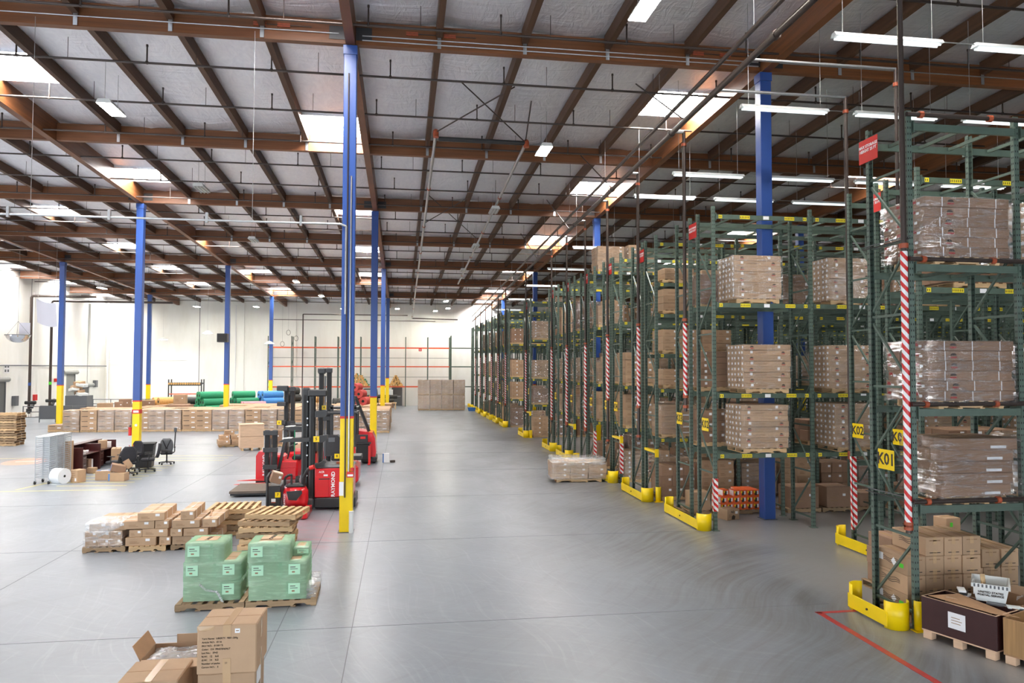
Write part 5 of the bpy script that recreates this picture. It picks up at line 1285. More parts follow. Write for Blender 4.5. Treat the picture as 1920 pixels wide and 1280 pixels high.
# ---------------------------------------------------------------- packing desk corner
def wire_unit(label, x, y, ht=1.72, wd=.46, ln=.56, n=20):
    t = thing('wire_rack', label, 'rack', (x, y, 0), 0, 'wire racks by the packing desk')
    post = cached(('wp', ht), lambda: MB().cyl((0, 0, .16), (0, 0, ht), .014, 'chrome', 6).mesh('post'))
    for px in (0, wd):
        for py in (0, ln): obj('post', post, t, (px, py, 0))
    def sh():
        m = MB()
        for u in (0, wd): m.bar((u, 0, 0), (u, ln, 0), .008, .016, 'chrome')
        for v in (0, ln): m.bar((0, v, 0), (wd, v, 0), .008, .016, 'chrome')
        for q in range(1, 4): m.bar((0, ln * q / 4, .005), (wd, ln * q / 4, .005), .007, .007, 'chrome')
        m.bar((wd / 2, 0, 0), (wd / 2, ln, 0), .007, .007, 'chrome')
        return m.mesh('wire_shelf')
    me = cached(('ws', wd, ln), sh)
    for q in range(n): obj('wire_shelf', me, t, (random.uniform(-.01, .01), 0, .25 + (ht - .27) * q / (n - 1)))
    obj('top_sheet', MB().box(0, wd, 0, ln, ht - .01, ht + .005, 'white'), t)
    for px in (0, wd):
        c = obj('caster', MB().cyl((px - .02, 0, .065), (px + .02, 0, .065), .065, 'rubber', 12).box(px - .03, px + .03, -.02, .02, .08, .17, 'silver'), t)
for q in range(3): wire_unit('chrome wire rack packed with stacked wire shelves, %s of three' % ('nearest', 'middle', 'farthest')[q], -11.62, 28.9 + q * .6)
thing('cardboard_pack', 'tall flat brown carton standing behind the wire racks', 'carton', (-11.34, 30.85, 0), 0, None, carton_mesh(.2, .5, 1.36, 'none', 'card'))
thing('cardboard_pack', 'slightly lower flat brown carton standing at the desk end', 'carton', (-11.62, 31.05, 0), 0, None, carton_mesh(.3, .4, 1.15, 'none', 'card2'))
t = thing('bubble_wrap_roll', 'thick white roll of bubble wrap on the floor by the wire racks', 'roll', (-10.98, 29.1, .28), -.45)
obj('roll', MB().cyl((-.05, 0, 0), (.37, 0, 0), .28, 'bubble', 24), t); obj('core', MB().cyl((.37, 0, 0), (.376, 0, 0), .045, 'core', 12), t); obj('loose_end', MB().box(-.05, .37, -.3, .1, -.278, -.272, 'bubble'), t)
thing('carton', 'brown carton with two white labels beside the bubble wrap roll', 'carton', (-10.35, 29.35, 0), -.5, None, carton_mesh(.34, .36, .46, 'printed', 'card'))
def desk(label, y, L=1.7):
    t = thing('packing_desk', label, 'desk', (-11.0, y, 0))
    k = 'mahog'; W = .78
    for v in (0, L - .03): obj('end_panel', MB().cbox(-W, .0, v, v + .03, 0, 1.05, k, .004), t)
    obj('worktop', MB().cbox(-W + .02, -.02, .03, L - .03, .72, .75, k, .004), t)
    obj('back_panel', MB().cbox(-W, -W + .03, 0, L, 0, 1.06, k, .004), t)
    obj('shelf_top', MB().cbox(-W - .1, -W + .2, -.02, L + .02, 1.06, 1.09, k, .004), t)
    p = obj('drawer_pedestal', MB().cbox(-.7, -.06, .06, .5, .06, .7, 'rubber', .004), t)
    for z in (.1, .4): 
        d_ = obj('drawer', MB().cbox(-.06, -.045, .08, .48, z, z + .27, k, .003), t); obj('handle', MB().box(-.045, -.03, .2, .36, z + .2, z + .22, 'silver'), d_)
desk('dark mahogany packing desk with clutter, near one behind the wire racks', 31.35)
desk('dark mahogany packing desk, far one toward the office chairs', 33.07)
for x, y, z, w_, d_, h_, k, lb in ((-11.25, 31.75, .75, .3, .25, .12, 'plastic', 'white crumpled packets on the near packing desk'), (-11.3, 32.3, .75, .2, .3, .1, 'white', 'white papers on the near packing desk'),
                            (-11.25, 33.95, .75, .3, .3, .35, 'card', 'brown carton standing on the far packing desk'), (-11.3, 34.4, .75, .4, .2, .25, 'white', 'white document box on the far packing desk'), (-11.35, 33.5, .75, .25, .3, .15, 'plastic', 'white plastic bundle on the far packing desk'),
                            (-11.25, 32.3, 0, .3, .3, .5, 'card2', 'carton under the near packing desk'), (-11.3, 32.7, 0, .25, .2, .45, 'white', 'white carton under the near packing desk'), (-10.75, 34.1, 0, .35, .7, .75, 'card', 'large carton leaning at the far packing desk'),
                            (-10.8, 31.75, 0, .3, .25, .22, 'card', 'small carton below the near desk drawers')):
    me = carton_mesh(w_, d_, h_, 'none', k)
    thing('desk_box' if z else 'carton', lb, 'box', (x, y, z + .0), random.uniform(-.3, .3), None, me)
t = thing('carton', 'brown carton with blue tape on the floor before the chairs, left one', 'carton', (-9.62, 29.85, 0), .05)
obj('body', carton_mesh(.55, .4, .34, 'none', 'card'), t); obj('blue_tape', MB().box(-.28, .28, -.08, .06, .34, .346, 'blue_tape').box(-.12, .1, -.07, .05, .346, .349, 'white'), t); obj('flap', MB().bar((.28, 0, .33), (.4, 0, .1), .3, .01, 'white', (0, 1, 0)), t)
t = thing('carton', 'open brown carton on the floor before the chairs, lower right one', 'carton', (-9.02, 29.5, 0), -.08)
obj('body', carton_mesh(.6, .42, .3, 'none', 'card'), t); obj('blue_tape', MB().box(-.27, -.22, -.214, -.211, .02, .28, 'blue_tape'), t)
t = thing('carton', 'tilted open carton thrown on top of the lower right one', 'carton', (-9.1, 29.6, .33), .4)
t.rotation_euler = (.1, .25, .4); obj('body', carton_mesh(.5, .36, .26, 'none', 'card2'), t); obj('blue_tape', MB().box(-.252, -.25, -.15, .0, .02, .25, 'blue_tape'), t); obj('flap', MB().bar((.2, 0, .26), (.36, 0, .42), .34, .008, 'card', (0, 1, 0)), t)
def chair(label, x, y, rz, mesh_back=False, lean=.1, headrest=False, bh=.6):
    t = thing('office_chair', label, 'chair', (x, y, 0), rz)
    obj('gas_lift', MB().cyl((0, 0, .09), (0, 0, .44), .03, 'black', 10), t); obj('hub', MB().cyl((0, 0, .08), (0, 0, .16), .05, 'black', 10), t)
    for q in range(5):
        a = 2 * PI * q / 5 + .3; l = obj('base_arm', cached('chb', lambda: MB().bar((.03, 0, .12), (.33, 0, .08), .05, .035, 'black').mesh('base_arm')), t, (0, 0, 0), (0, 0, a))
        obj('caster', cached('chc', lambda: MB().cyl((.3, -.02, .035), (.3, .02, .035), .035, 'rubber', 10).mesh('caster')), l)
    m = MB(); m.cbox(-.25, .25, -.24, .26, .44, .54, 'fabric', .04); obj('seat', m, t)
    m = MB(); n = 8; vs = []; fs = []
    for j in range(7):
        v = j / 6; wd_ = .22 + .05 * math.sin(PI * min(1, v * 1.15)) - (.08 if v > .9 else 0)
        for i in range(n + 1):
            u = -1 + 2 * i / n; yy = -.27 - .05 + .05 * u * u - lean * v - .02 * math.sin(v * PI)
            vs.append((u * wd_, yy, .56 + bh * v))
    nn = len(vs)
    th = .02 if mesh_back else .07
    vs += [(a, b - th, c) for a, b, c in vs]
    for j in range(6):
        for i in range(n):
            p = j * (n + 1) + i; fs.append((p, p + 1, p + n + 2, p + n + 1)); p += nn; fs.append((p, p + n + 1, p + n + 2, p + 1))
    for j in range(6):
        for i, fl_ in ((0, 0), (n, 1)):
            p = j * (n + 1) + i; q_ = p + n + 1; fs.append((p, q_, q_ + nn, p + nn) if not fl_ else (q_, p, p + nn, q_ + nn))
    for i in range(n): fs.append((i + 1, i, i + nn, i + 1 + nn)); p = 6 * (n + 1) + i; fs.append((p, p + 1, p + 1 + nn, p + nn))
    m.add(vs, fs, 'grey' if mesh_back else 'fabric', True); obj('backrest', m, t)
    obj('back_support', MB().bar((0, -.2, .46), (0, -.36 - lean * .3, .75), .1 if mesh_back else .07, .03, 'black').bar((0, -.36 - lean * .3, .72), (-.16, -.36 - lean, 1.1), .04, .03, 'black').bar((0, -.36 - lean * .3, .72), (.16, -.36 - lean, 1.1), .04, .03, 'black') if mesh_back else MB().bar((0, -.2, .46), (0, -.38, .8), .07, .03, 'black'), t)
    for s_ in (-1, 1):
        a = obj('armrest', MB().tube([(s_ * .26, .0, .48), (s_ * .31, -.02, .55), (s_ * .31, -.04, .72)], .022, 'black', 8), t); obj('arm_pad', MB().cbox(s_ * .31 - .04, s_ * .31 + .04, -.2, .13, .72, .75, 'rubber', .012), a)
    if headrest: obj('headrest_post', MB().tube([(.3, -.1, .74), (.33, -.15, 1.3), (.33, -.16, 1.48)], .025, 'black', 8).cbox(.27, .39, -.2, -.15, 1.4, 1.6, 'grey', .03), t)
chair('mesh-backed office chair standing alone at the right of the desk group', -8.72, 34.2, .25, True, .12, True)
chair('black office chair with rounded back turned to the camera, front of the group', -9.12, 30.85, .3, False, .08)
chair('black office chair turned sideways to the left, right of the group', -8.75, 31.9, 1.9, False, .1, bh=.55)
chair('black high-backed office chair with a red lanyard, behind the front one', -9.5, 32.2, 2.7, False, .05, bh=.62)
chair('low black chair facing the desk, partly hidden by the front chair', -9.75, 31.2, 1.3, False, .1, bh=.4)
thing('lanyard', 'red strap hanging over the high-backed office chair', 'strap', (-9.42, 31.95, .75), .2, None, MB().tube([(-.08, 0, .33), (.0, -.02, 0), (.08, 0, .33)], .012, 'redsign', 6))
t = thing('waste_bin', 'black square waste bin at the foot of the yellow column', 'bin', (-9.36, 33.4, 0), .15)
obj('body', MB().prism([(-.3, 0), (.3, 0), (.38, .95), (-.38, .95)], -.35, .35, 'black'), t); obj('rim', MB().cbox(-.41, .41, -.38, .38, .95, 1.02, 'rubber', .01), t)

# ---------------------------------------------------------------- loads standing alone in the middle
pallet('pallet under the small two-layer carton pile left of the plywood crate', (-7.75, 41.6, 0), .3, 1.1, 1.0)
for q, (x, y, z, w_, d_, h_) in enumerate(((-8.0, 41.4, PH, .6, .9, .24), (-7.4, 41.6, PH, .5, .9, .24), (-8.0, 41.5, PH + .24, .5, .7, .24), (-7.45, 41.65, PH + .24, .5, .7, .24), (-7.75, 41.6, PH + .48, .5, .4, .25))):
    thing('carton', 'brown carton of the small pile left of the plywood crate, %s' % ('lower left', 'lower right', 'middle left', 'middle right', 'topmost')[q], 'carton', (x, y, z), .3, 'small carton pile left of the plywood crate', carton_mesh(w_, d_, h_, 'plain', 'card'))
t = thing('plywood_crate', 'two-part pale plywood crate standing before the carton block', 'crate', (-6.25, 39.7, 0), .28)
for z in (.13, .72): obj('panel_box', MB().cbox(-.58, .58, -.5, .5, z, z + .575, 'ply', .006), t)
obj('lid', MB().cbox(-.6, .6, -.52, .52, 1.3, 1.33, 'ply', .004), t)
for x in (-.45, 0, .45): obj('skid', MB().box(x - .05, x + .05, -.5, .5, 0, .13, 'pallet'), t)
pallet('pallet right behind the plywood crate', (-5.35, 41.3, 0), .2, 1.0, 1.0); thing('carton', 'brown carton on the pallet behind the plywood crate', 'carton', (-5.35, 41.2, PH), .2, None, carton_mesh(.8, .7, .75, 'plain', 'card2'))
thing('ply_box', 'small pale wooden box standing among the trucks', 'box', (-2.9, 33.2, 0), .1, None, carton_mesh(.5, .5, .95, 'none', 'ply'))

# ---------------------------------------------------------------- the big block of palletised cartons
CH = .327
gm_ = carton_mesh(.98, 1.1, CH - .005, 'grid', 'card')
low = cached('gtop', lambda: MB().cbox(-.49, .49, -.55, .55, -PH, CH * 3 - .01, 'card', .01).mesh('lower_cartons'))
def block(x0, ncol, y0, nrow, gname, step=1.045, gap=()):
    rest = MB()
    for j in range(nrow):
        for i in range(ncol):
            x = x0 + i * step + (.18 if i in gap else 0) + random.uniform(-.02, .02); y = y0 + j * 1.26 + random.uniform(-.04, .04); front = j == 0
            if any(abs(x - a) < .75 and abs(y - b) < .8 for a, b in ((0, Y1 + YS), (0, Y1 + 2 * YS), (-11.2, Y1 + 2 * YS), (-22.4, Y1 + 2 * YS))): continue
            nz = 3 if not front and random.random() < .12 else 4
            side = i == ncol - 1 and gname[0] == 'r'
            if j > 2 and not side:                     # the far rows show only their tops
                rest.cbox(x - .49, x + .49, y - .55, y + .55, PH, PH + CH * nz - .01, 'card', .01); rest.box(x - .45, x + .45, y - .02, y + .02, PH + CH * nz - .01, PH + CH * nz - .006, 'tape'); continue
            if front or side: pallet('pallet in the front of the %s, %s from the left' % (gname, ORD[i]) if front else 'pallet at the aisle edge of the %s, %s from the front' % (gname, ORD[j]), (x, y, 0), 0, 1.0, 1.1, 'pallet', None, False)
            rest_y = y
            t = thing('carton_load', 'carton stack in the %s, %s row, %s from the left' % (gname, ORD[j], ORD[i]), 'cartons', (x, y, PH), 0, 'carton stacks of the ' + gname)
            if front or side:
                for l in range(nz): obj('carton', gm_, t, (random.uniform(-.012, .012), 0, CH * l), (0, 0, random.uniform(-.01, .01)))
            else:
                obj('lower_cartons', low, t)
                if nz == 4: obj('carton', gm_, t, (0, 0, CH * 3), (0, 0, random.uniform(-.015, .015)))
            if front and (i * 7 + ncol) % 3 != 0: obj('stretch_film', film_mesh(1.0, 1.1, CH * 4, 'film', .12, i % 4), t)
    o = thing('carton_stacks', 'far rows of the %s, only their tops showing' % gname, 'cartons', (0, 0, 0), 0, None, rest.mesh('carton_stacks')); o['kind'] = 'stuff'
block(-19.75, 8, 52.1, 3, 'left carton block', gap=(4,))
block(-11.5, 9, 51.8, 7, 'middle carton block')
block(-1.95, 3, 49.4, 9, 'right carton block')
thing('carton', 'single carton on a pallet left of the carton block', 'carton', (-20.85, 52.6, PH), 0, None, gm_); pallet('pallet under the single carton left of the block', (-20.85, 52.6, 0), 0, 1.0, 1.1, 'pallet', None, False)
# cartons piled behind the left block
for q in range(10):
    x = -22.0 + q * .78 + random.uniform(-.1, .1); y = 57.4 + (q % 2) * 1.1; z = 0; rz = random.uniform(-.3, .3)
    for l in range(3 if q % 3 else 2):
        h_ = random.choice((.4, .5, .6)); w_ = .74 - .1 * l
        thing('carton', 'brown carton in the untidy pile behind the left carton block', 'carton', (x + random.uniform(-.05, .05), y, z), rz + random.uniform(-.2, .2), 'untidy carton pile behind the left block', carton_mesh(w_, .62 - .06 * l, h_, 'plain', 'card' if (q + l) % 3 else 'card2'))
        z += h_
for q, (x, y, z, w_, d_, h_) in enumerate(((-19.6, 60.4, 0, 1.2, 1.0, 1.1), (-19.5, 60.3, 1.1, .8, .7, .7), (-18.0, 60.2, 0, 1.3, 1.0, 1.2), (-17.9, 60.2, 1.2, 1.0, .8, .5), (-20.9, 60.2, 0, .9, .9, 1.5), (-15.8, 61, 0, 1.4, 1.1, 1.4), (-15.7, 61, 1.4, .9, .8, .7), (-14.6, 57.2, 0, 1.5, 1.1, 1.5), (-16.4, 57.3, 0, 1.5, 1.1, 1.4))):
    thing('carton', 'larger brown carton heaped behind the left carton block, %s' % ORD[q], 'carton', (x, y, z), random.uniform(-.2, .2), 'heap behind the left carton block', carton_mesh(w_, d_, h_, 'plain', 'card2' if q % 2 else 'card'))
for q in range(4): pallet('long low pallet on the floor left of the blue and yellow column', (-22.6 + (q % 2) * 1.8, 60 + q // 2 * 1.2, 0), 0, 1.7, 1.1, 'pallet', 'low pallets by the left column', False); 
for q, (x, z) in enumerate(((-22.6, .14), (-20.9, .14))): thing('flat_pack', 'long flat pale panel pack lying on a low pallet, %s' % ORD[q], 'panel', (x, 60, z), 0, None, MB().cbox(-.85, .85, -.5, .5, 0, .2, 'ply'))
# carpet rolls
def roll(label, x, y, z, L, r, k, rz, group):
    t = thing('carpet_roll', label, 'roll', (x, y, z + r), rz, group)
    obj('roll', MB().cyl((-L / 2, 0, 0), (L / 2, 0, 0), r, k, 16), t)
    for s_ in (-1, 1): obj('core', MB().cyl((s_ * L / 2, 0, 0), (s_ * (L / 2 + .006), 0, 0), r * .35, 'core', 10), t)
G1 = 'carpet rolls behind the carton block'
def pile(x, y, counts, L, r, k, rz, lb):
    dirx, diry = -math.sin(rz), math.cos(rz)
    for l, n in enumerate(counts):
        for i in range(n):
            o = (i - (n - 1) / 2) * r * 2.02
            roll('%s, %s layer, %s from the front' % (lb, ('bottom', 'second', 'third', 'top')[l], ORD[i]), x + o * dirx + random.uniform(-.12, .12), y + o * diry, l * r * 1.76, L, r, k, rz, G1)
pile(-14.0, 63.4, (5, 4, 3, 2), 1.9, .31, 'rollgreen', .62, 'green carpet roll left of the column')
pile(-11.6, 64.6, (5, 4, 3, 1), 1.8, .31, 'rollgreen', .5, 'pale green carpet roll right of the column')
pile(-10.5, 62.2, (4, 3, 2), 1.7, .27, 'rollpink', .35, 'pink carpet roll before the blue ones')
pile(-9.5, 64.6, (5, 4, 3, 2), 1.7, .31, 'rollblue', .55, 'blue carpet roll')
pile(-17.4, 63.0, (4, 3, 2), 1.6, .33, 'rolltan', .7, 'tan roll left of the green rolls')
pile(-15.9, 64.6, (4, 3, 2), 1.5, .32, 'rolldark', .6, 'dark roll left of the green rolls')
pile(-7.9, 66.0, (4, 3, 2, 1), 1.0, .35, 'rolldark', .8, 'dark olive roll beside the slim column')
pile(-5.6, 63.4, (3, 2, 1), 1.4, .36, 'rolltan', .6, 'orange roll right of the slim column')
pile(-3.6, 65.4, (3, 2), 1.2, .42, 'rolldark', .4, 'dark grey roll behind the black mast')
for x, z in ((-2.35, 1.58), (-1.75, 1.58), (-1.15, 1.58), (-2.05, 2.08), (-1.45, 2.08), (-1.75, 2.55)):
    roll('red roll lying on the cartons behind the trucks, %s layer' % ('lower' if z < 2 else 'middle' if z < 2.4 else 'top'), x, 53.5, z, 1.2, .29, 'rollred', 1.35, 'red rolls on the cartons')
# back wall racks with orange beams
def bw(x, z0=0): return x
t = thing('pallet_rack', 'empty green rack with orange beams along the back wall', 'rack', (-12.7, 81.6, 0), 0, 'racks along the back wall')
for q in range(9):
    obj('upright_frame', MB().box(-.05, .05, -.04, .04, 0, 7.6, 'perf').box(-.05, .05, 1.0, 1.08, 0, 7.6, 'perf').bar((0, 0, 6.3), (0, 1, 7.3), .04, .04, 'green').bar((0, 0, 2.3), (0, 1, 3.3), .04, .04, 'green').bar((0, 0, 4.3), (0, 1, 5.3), .04, .04, 'green'), t, (q * 2.42, 0, 0))
    if q == 8: break
    for z in (2.15, 4.35, 6.4):
        for y in (-.05, 1.05): obj('beam', cached('ob', lambda: MB().box(.05, 2.37, -.03, .03, -.06, .06, 'orange').mesh('beam')), t, (q * 2.42, y, z))
    for z in (3.2, 5.3): obj('tie_rail', cached('tr', lambda: MB().box(0, 2.42, -.015, .015, -.02, .02, 'grey').mesh('tie_rail')), t, (q * 2.42, .5, z))
t2 = thing('pallet_rack', 'empty all-green rack at the right end of the back wall', 'rack', (6.8, 81.6, 0), 0, 'racks along the back wall')
for q in range(3):
    obj('upright_frame', MB().box(-.05, .05, -.04, .04, 0, 7.8, 'perf').box(-.05, .05, 1.0, 1.08, 0, 7.8, 'perf'), t2, (q * 2.4, 0, 0))
    if q == 2: break
    for z in (2.15, 4.35, 6.4): obj('beam', cached('gb2', lambda: MB().box(.05, 2.35, -.03, .03, -.06, .06, 'green').mesh('beam')), t2, (q * 2.4, -.05, z))
thing('notice', 'small red notice hanging on the back wall rack beam', 'sign', (3.4, 81.51, 6.2), 0, None, MB().box(-.17, .17, -.01, .01, -.15, .15, 'redsign').box(-.12, .12, -.012, -.01, -.03, .03, 'white'))
# rolls with tan ends lying on the back rack shelf
for gx, nn, k, lb in ((-3.1, 40, 'rollgreen', 'green tube with tan core in the pile on the back wall rack shelf'), (-4.4, 12, 'white', 'white tube in the pile on the back wall rack shelf'), (.9, 24, 'rolltan', 'tan tube in the small heap on the back wall rack')):
    me = cached(('tb', k), lambda: MB().cyl((0, -.6, 0), (0, .8, 0), .115, k, 8, None, True, 'rolltan' if k != 'white' else 'white').mesh('tube'))
    cnt = 0; row = 0; wdr = 9 if nn == 40 else 6 if nn == 24 else 5
    while cnt < nn and row < 9:
        m_ = wdr - row
        if m_ < 1: break
        for i in range(m_):
            if cnt >= nn: break
            cnt += 1
            thing('tube', lb, 'tube', (gx + (i - m_ / 2) * .24 + random.uniform(-.03, .03), 82.0, 2.33 + row * .2 + random.uniform(-.02, .02)), random.uniform(-.1, .1), lb.split(' with')[0] + 's', me)
        row += 1
for q in range(16):
    x = -4.4 + q * .33
    thing('dark_bundle', 'dark rolled bundle heaped below the tube pile at the back wall', 'bundle', (x, 76.1 + (q % 3) * .42, .86 + (.42 if q % 2 else 0)), .2 + .15 * (q % 5), 'dark bundles before the back wall', cached(('db', q % 3), lambda: MB().cyl((-.4, 0, 0), (.4, 0, 0), .2, 'rolldark', 10, None, True, 'rolltan' if q % 3 == 0 else 'rolldark').mesh('dark_bundle')))
t = thing('bundle_table', 'low bench carrying the dark bundles before the back wall', 'table', (-1.9, 76.5, 0)); obj('top', MB().box(-2.8, 2.8, -.6, .9, .6, .66, 'pallet'), t)
for x in (-2.7, 2.7):
    for y in (-.5, .8): obj('leg', MB().box(x - .05, x + .05, y - .05, y + .05, 0, .6, 'pallet'), t)
t = thing('trolley_frame', 'dark blue trolley frame standing above the dark bundles', 'trolley', (-1.8, 78.2, 0)); obj('frame', MB().tube([(-.9, 0, 0), (-.65, 0, 2.0), (.65, 0, 2.0), (.85, 0, 0)], .06, 'black', 8).cyl((-.75, 0, 1.2), (.75, 0, 1.2), .04, 'black', 8), t)
thing('wrapped_box', 'film-covered box on a carton under the tan tubes by the grey door', 'box', (-.3 + .2, 79.5, .7), 0, None, carton_mesh(1.2, 1.0, 1.2, 'none', 'plastic')); thing('carton', 'brown carton under the film-covered box by the grey door', 'carton', (-.1, 79.5, 0), 0, None, carton_mesh(1.4, 1.1, .68, 'plain', 'card2'))
t = thing('fire_extinguisher', 'red fire extinguisher on the back wall left of the grey door', 'extinguisher', (.0 + .1, YF - .15, 1.2)); obj('cylinder', MB().cyl((0, 0, 0), (0, 0, .5), .1, 'redsign', 12), t); obj('valve', MB().cyl((0, 0, .5), (0, 0, .6), .04, 'black', 8), t)
# four double stacks of film-wrapped cartons at the end of the aisle
for i in range(4):
    for l in range(2):
        pallet('pallet of the %s film-wrapped stack at the aisle end, %s' % (ORD[i], 'lower' if not l else 'upper'), (3.6 + i * 1.18, 74.6, l * 1.52), 0, 1.1, 1.1, 'pallet', None, False)
        load('pale film-wrapped carton stack at the aisle end, %s from left, %s' % (ORD[i], 'lower' if not l else 'upper'), (3.6 + i * 1.18, 74.6, PH + l * 1.52), 2, 2, 3, .56, .55, .455, 'plain', 'film', 'card', 0, 'film-wrapped stacks at the aisle end', .006, 0, 0, i)
thing('blue_bin', 'small blue plastic tub on the floor by the last rack guard', 'tub', (8.25, 72.6, 0), 0, None, MB().prism([(-.3, 0), (.3, 0), (.4, .35), (-.4, .35)], -.3, .3, 'blue_tape'))
# shelf of long rolls by the left column and left wall things
t = thing('roll_shelf', 'two-tier shelf of dark rolls near the back wall, right of the left corner', 'shelf', (-20.6, 80, 0))
for x in (-1.6, 1.6): obj('post', MB().box(x - .05, x + .05, -.05, .05, 0, 3.0, 'black').box(x - .05, x + .05, .9, 1, 0, 3, 'black'), t)
for z in (1.5, 2.4): obj('beam', MB().box(-1.6, 1.6, -.04, .04, z - .05, z + .05, 'orange' if z < 2 else 'black'), t)
for q in range(14): thing('short_roll', 'short dark roll lying on the upper tier of the roll shelf', 'roll', (-22.1 + q * .225, 80.4, 2.56), 0, 'short rolls on the roll shelf', cached('srl', lambda: MB().cyl((0, -.6, 0), (0, .6, 0), .11, 'rolldark', 8, None, True, 'rolltan').mesh('short_roll')))
t = thing('convex_mirror', 'hanging acrylic dome mirror at the left, under a white card', 'mirror', (-22.3, 50, 6.22))
obj('dome', MB().lathe([(.68, 0), (.66, -.08), (.58, -.24), (.42, -.38), (.2, -.46), (.0, -.48)], 'mirror', 28), t); obj('rim', MB().lathe([(.66, .02), (.71, .02), (.71, -.02), (.66, -.02)], 'grey', 28), t)
for a in (0, 2.1, 4.2): obj('chain', MB().cyl((.68 * math.cos(a), .68 * math.sin(a), 0), (0, 0, .85), .008, 'grey', 4), t)
obj('chain', MB().cyl((0, 0, .85), (0, 0, 5.3), .006, 'grey', 4), t)
thing('white_card', 'small white card hanging behind the dome mirror', 'card', (-22.2, 50.6, 6.3), 0, None, MB().box(-.32, .32, -.005, .005, 0, .72, 'cloth'))
b = MB(); vs = []
for i in range(9):
    for j in range(9):
        u, v = i / 8, j / 8; vs.append((-.55 + 1.12 * u + .1 * (1 - v), .18 * math.sin(u * PI) * .6, 1.45 * v - .24 * u + .12 * (2 * u - 1) ** 2 - .06))
b.add(vs, [(i * 9 + j, (i + 1) * 9 + j, (i + 1) * 9 + j + 1, i * 9 + j + 1) for i in range(8) for j in range(8)], 'cloth', True)
t = thing('hanging_sheet', 'white square sheet hanging from the roof at the left', 'sheet', (-19.85, 48, 6.85)); obj('sheet', b, t)
for x in (-.45, .55): obj('wire', MB().cyl((x, .02, 1.35), (x, .02, 5.75), .006, 'silver', 4), t)
t = thing('speaker_box', 'black box speaker mounted on the column by the green rolls', 'speaker', (-11.4, Y1 + YS * 2 - .4, 6.05)); obj('cabinet', MB().cbox(-.36, .36, -.3, .2, 0, .62, 'black', .02), t); obj('grille', MB().box(-.3, .3, -.31, -.3, .06, .56, 'rubber'), t)
# risers and railings at the left wall
for q, (y, ztop) in enumerate(((66.0, 10.0), (69.6, 9.9))):
    t = thing('standpipe', 'dark red fire riser at the left wall, %s one' % ('left' if q == 0 else 'right'), 'pipe', (XL + .7, y, 0))
    obj('riser', MB().cyl((0, 0, .4), (0, 0, ztop), .11, 'pipe', 12), t); obj('cross_pipe', MB().tube([(0, 0, ztop), (.1, 0, ztop + .1), (5 + q * 5, 0, ztop + .1)], .1, 'pipe', 10), t)
    obj('valve', MB().cyl((-.3, 0, 1.3), (.5, 0, 1.3), .14, 'black', 12).cyl((.3, -.2, .9), (.3, .2, 1.4), .12, 'black', 10).cyl((0, 0, .5), (0, 0, .8), .2, 'black', 12), t); obj('colour_band', MB().cyl((0, 0, 2.7), (0, 0, 2.95), .115, 'blue' if q == 0 else 'green_tag', 12), t)
t = thing('railing', 'grey steel railing and sheet screen near the left wall doors', 'railing', (-24.5, 61.2, 0))
for q in range(6): obj('post', MB().box(-.03, .03, -.03, .03, 0, 1.25, 'grey'), t, (-2.6 + q * 1.15, 0, 0))
for z in (.4, .8, 1.22): obj('rail', MB().cyl((-2.6, 0, z), (3.15, 0, z), .03, 'grey', 6), t)
obj('screen', MB().cbox(-1.4, .9, -.08, -.02, .25, 1.28, 'grey', .01), t)
t = thing('railing', 'grey guard railing before the small left wall door', 'railing', (-21.8, 72, 0))
for z in (.5, .9, 1.3): obj('rail', MB().cyl((-6, 0, z), (3, 0, z), .035, 'grey', 6), t)
for q in range(7): obj('post', MB().cyl((-6 + q * 1.5, 0, 0), (-6 + q * 1.5, 0, 1.3), .03, 'grey', 6), t)
t = thing('dock_sign', 'white dock plate with black squares above the left roller door', 'sign', (XL + .1, 63.6, 4.1)); obj('plate', MB().box(0, .02, -.4, .4, -.35, .35, 'white'), t)
for y in (-.2, .2):
    for z in (-.17, .17): obj('digit_block', MB().box(.02, .024, y - .12, y + .12, z - .1, z + .1, 'grey'), t)
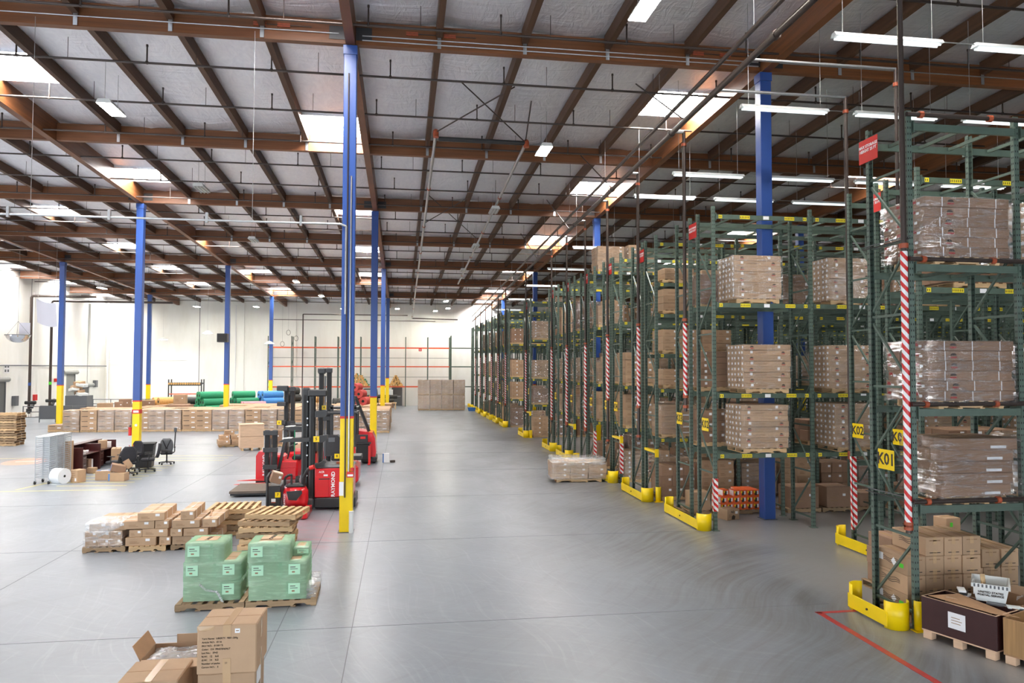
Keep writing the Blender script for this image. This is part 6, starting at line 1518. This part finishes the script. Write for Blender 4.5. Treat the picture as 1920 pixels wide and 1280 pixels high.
for y, z, w_, h_, k, lb in ((64.9, 1.1, .5, .8, 'grey', 'grey electric box on the left wall by the left riser'), (68.0, 1.4, .5, .5, 'redsign', 'red valve box on the left wall between the risers'), (80.6, 2.2, .5, .7, 'grey', 'grey motor box beside the small left wall door'), (72.0, 2.9, .25, .3, 'redsign', 'small red bell on the left wall')):
    thing('wall_box', lb, 'box', (XL + .02, y, z), 0, None, MB().cbox(0, .3, -w_ / 2, w_ / 2, 0, h_, k, .01))
t = thing('paper_bale', 'grey wire bin heaped with paper near the left risers', 'bin', (-27.2, 71.3, 0)); obj('bin', MB().cbox(-.9, .9, -.7, .7, 0, 1.7, 'grey', .02), t)
for q in range(6): obj('paper_bundle', MB().cbox(-.4, .4, -.3, .3, 0, .25, 'card' if q % 2 else 'plastic', .02), t, (random.uniform(-.4, .4), random.uniform(-.4, 0), 1.7 + .2 * q), (random.uniform(-.2, .2), random.uniform(-.2, .2), random.uniform(-1, 1)))
for q, (x, z, r) in enumerate(((-10.4, 7.9, .2), (-9.6, 7.3, .2), (-11.0, 6.7, .2))):
    thing('hanging_ring', 'thin dark ring hanging before the back wall, %s' % ('upper', 'right', 'lower')[q], 'ring', (x, 80, z), 0, None, MB().cyl((0, 0, r * 1.3), (0, 0, 11.85 - z), .006, 'grey', 4).tube([(r * math.cos(a * PI / 8), 0, r * 1.3 * math.sin(a * PI / 8)) for a in range(17)], .02, 'pipe', 6))
t = thing('pipe_frame', 'dark pipe frame hanging before the back wall at the orange rack end', 'pipe', (-9.0, 80.6, 0)); obj('riser', MB().cyl((0, 0, 0), (0, 0, 9.9), .06, 'pipe', 8), t); obj('cross_pipe', MB().cyl((0, 0, 9.9), (11, 0, 9.9), .05, 'pipe', 8).cyl((-3, 0, 9.3), (14, 0, 9.3), .035, 'pipe', 8), t)
dup = {}
for o in bpy.data.objects:
    if o.parent is None and o.get('label') and not o.get('group'): dup.setdefault(o['label'], []).append(o)
for lb, os_ in dup.items():
    if len(os_) > 1: print('SAME LABEL', len(os_), lb)

for o in bpy.data.objects:
    if o.get('label') and not 4 <= len(o['label'].split()) <= 16: print('LEN', o.name, o['label'])
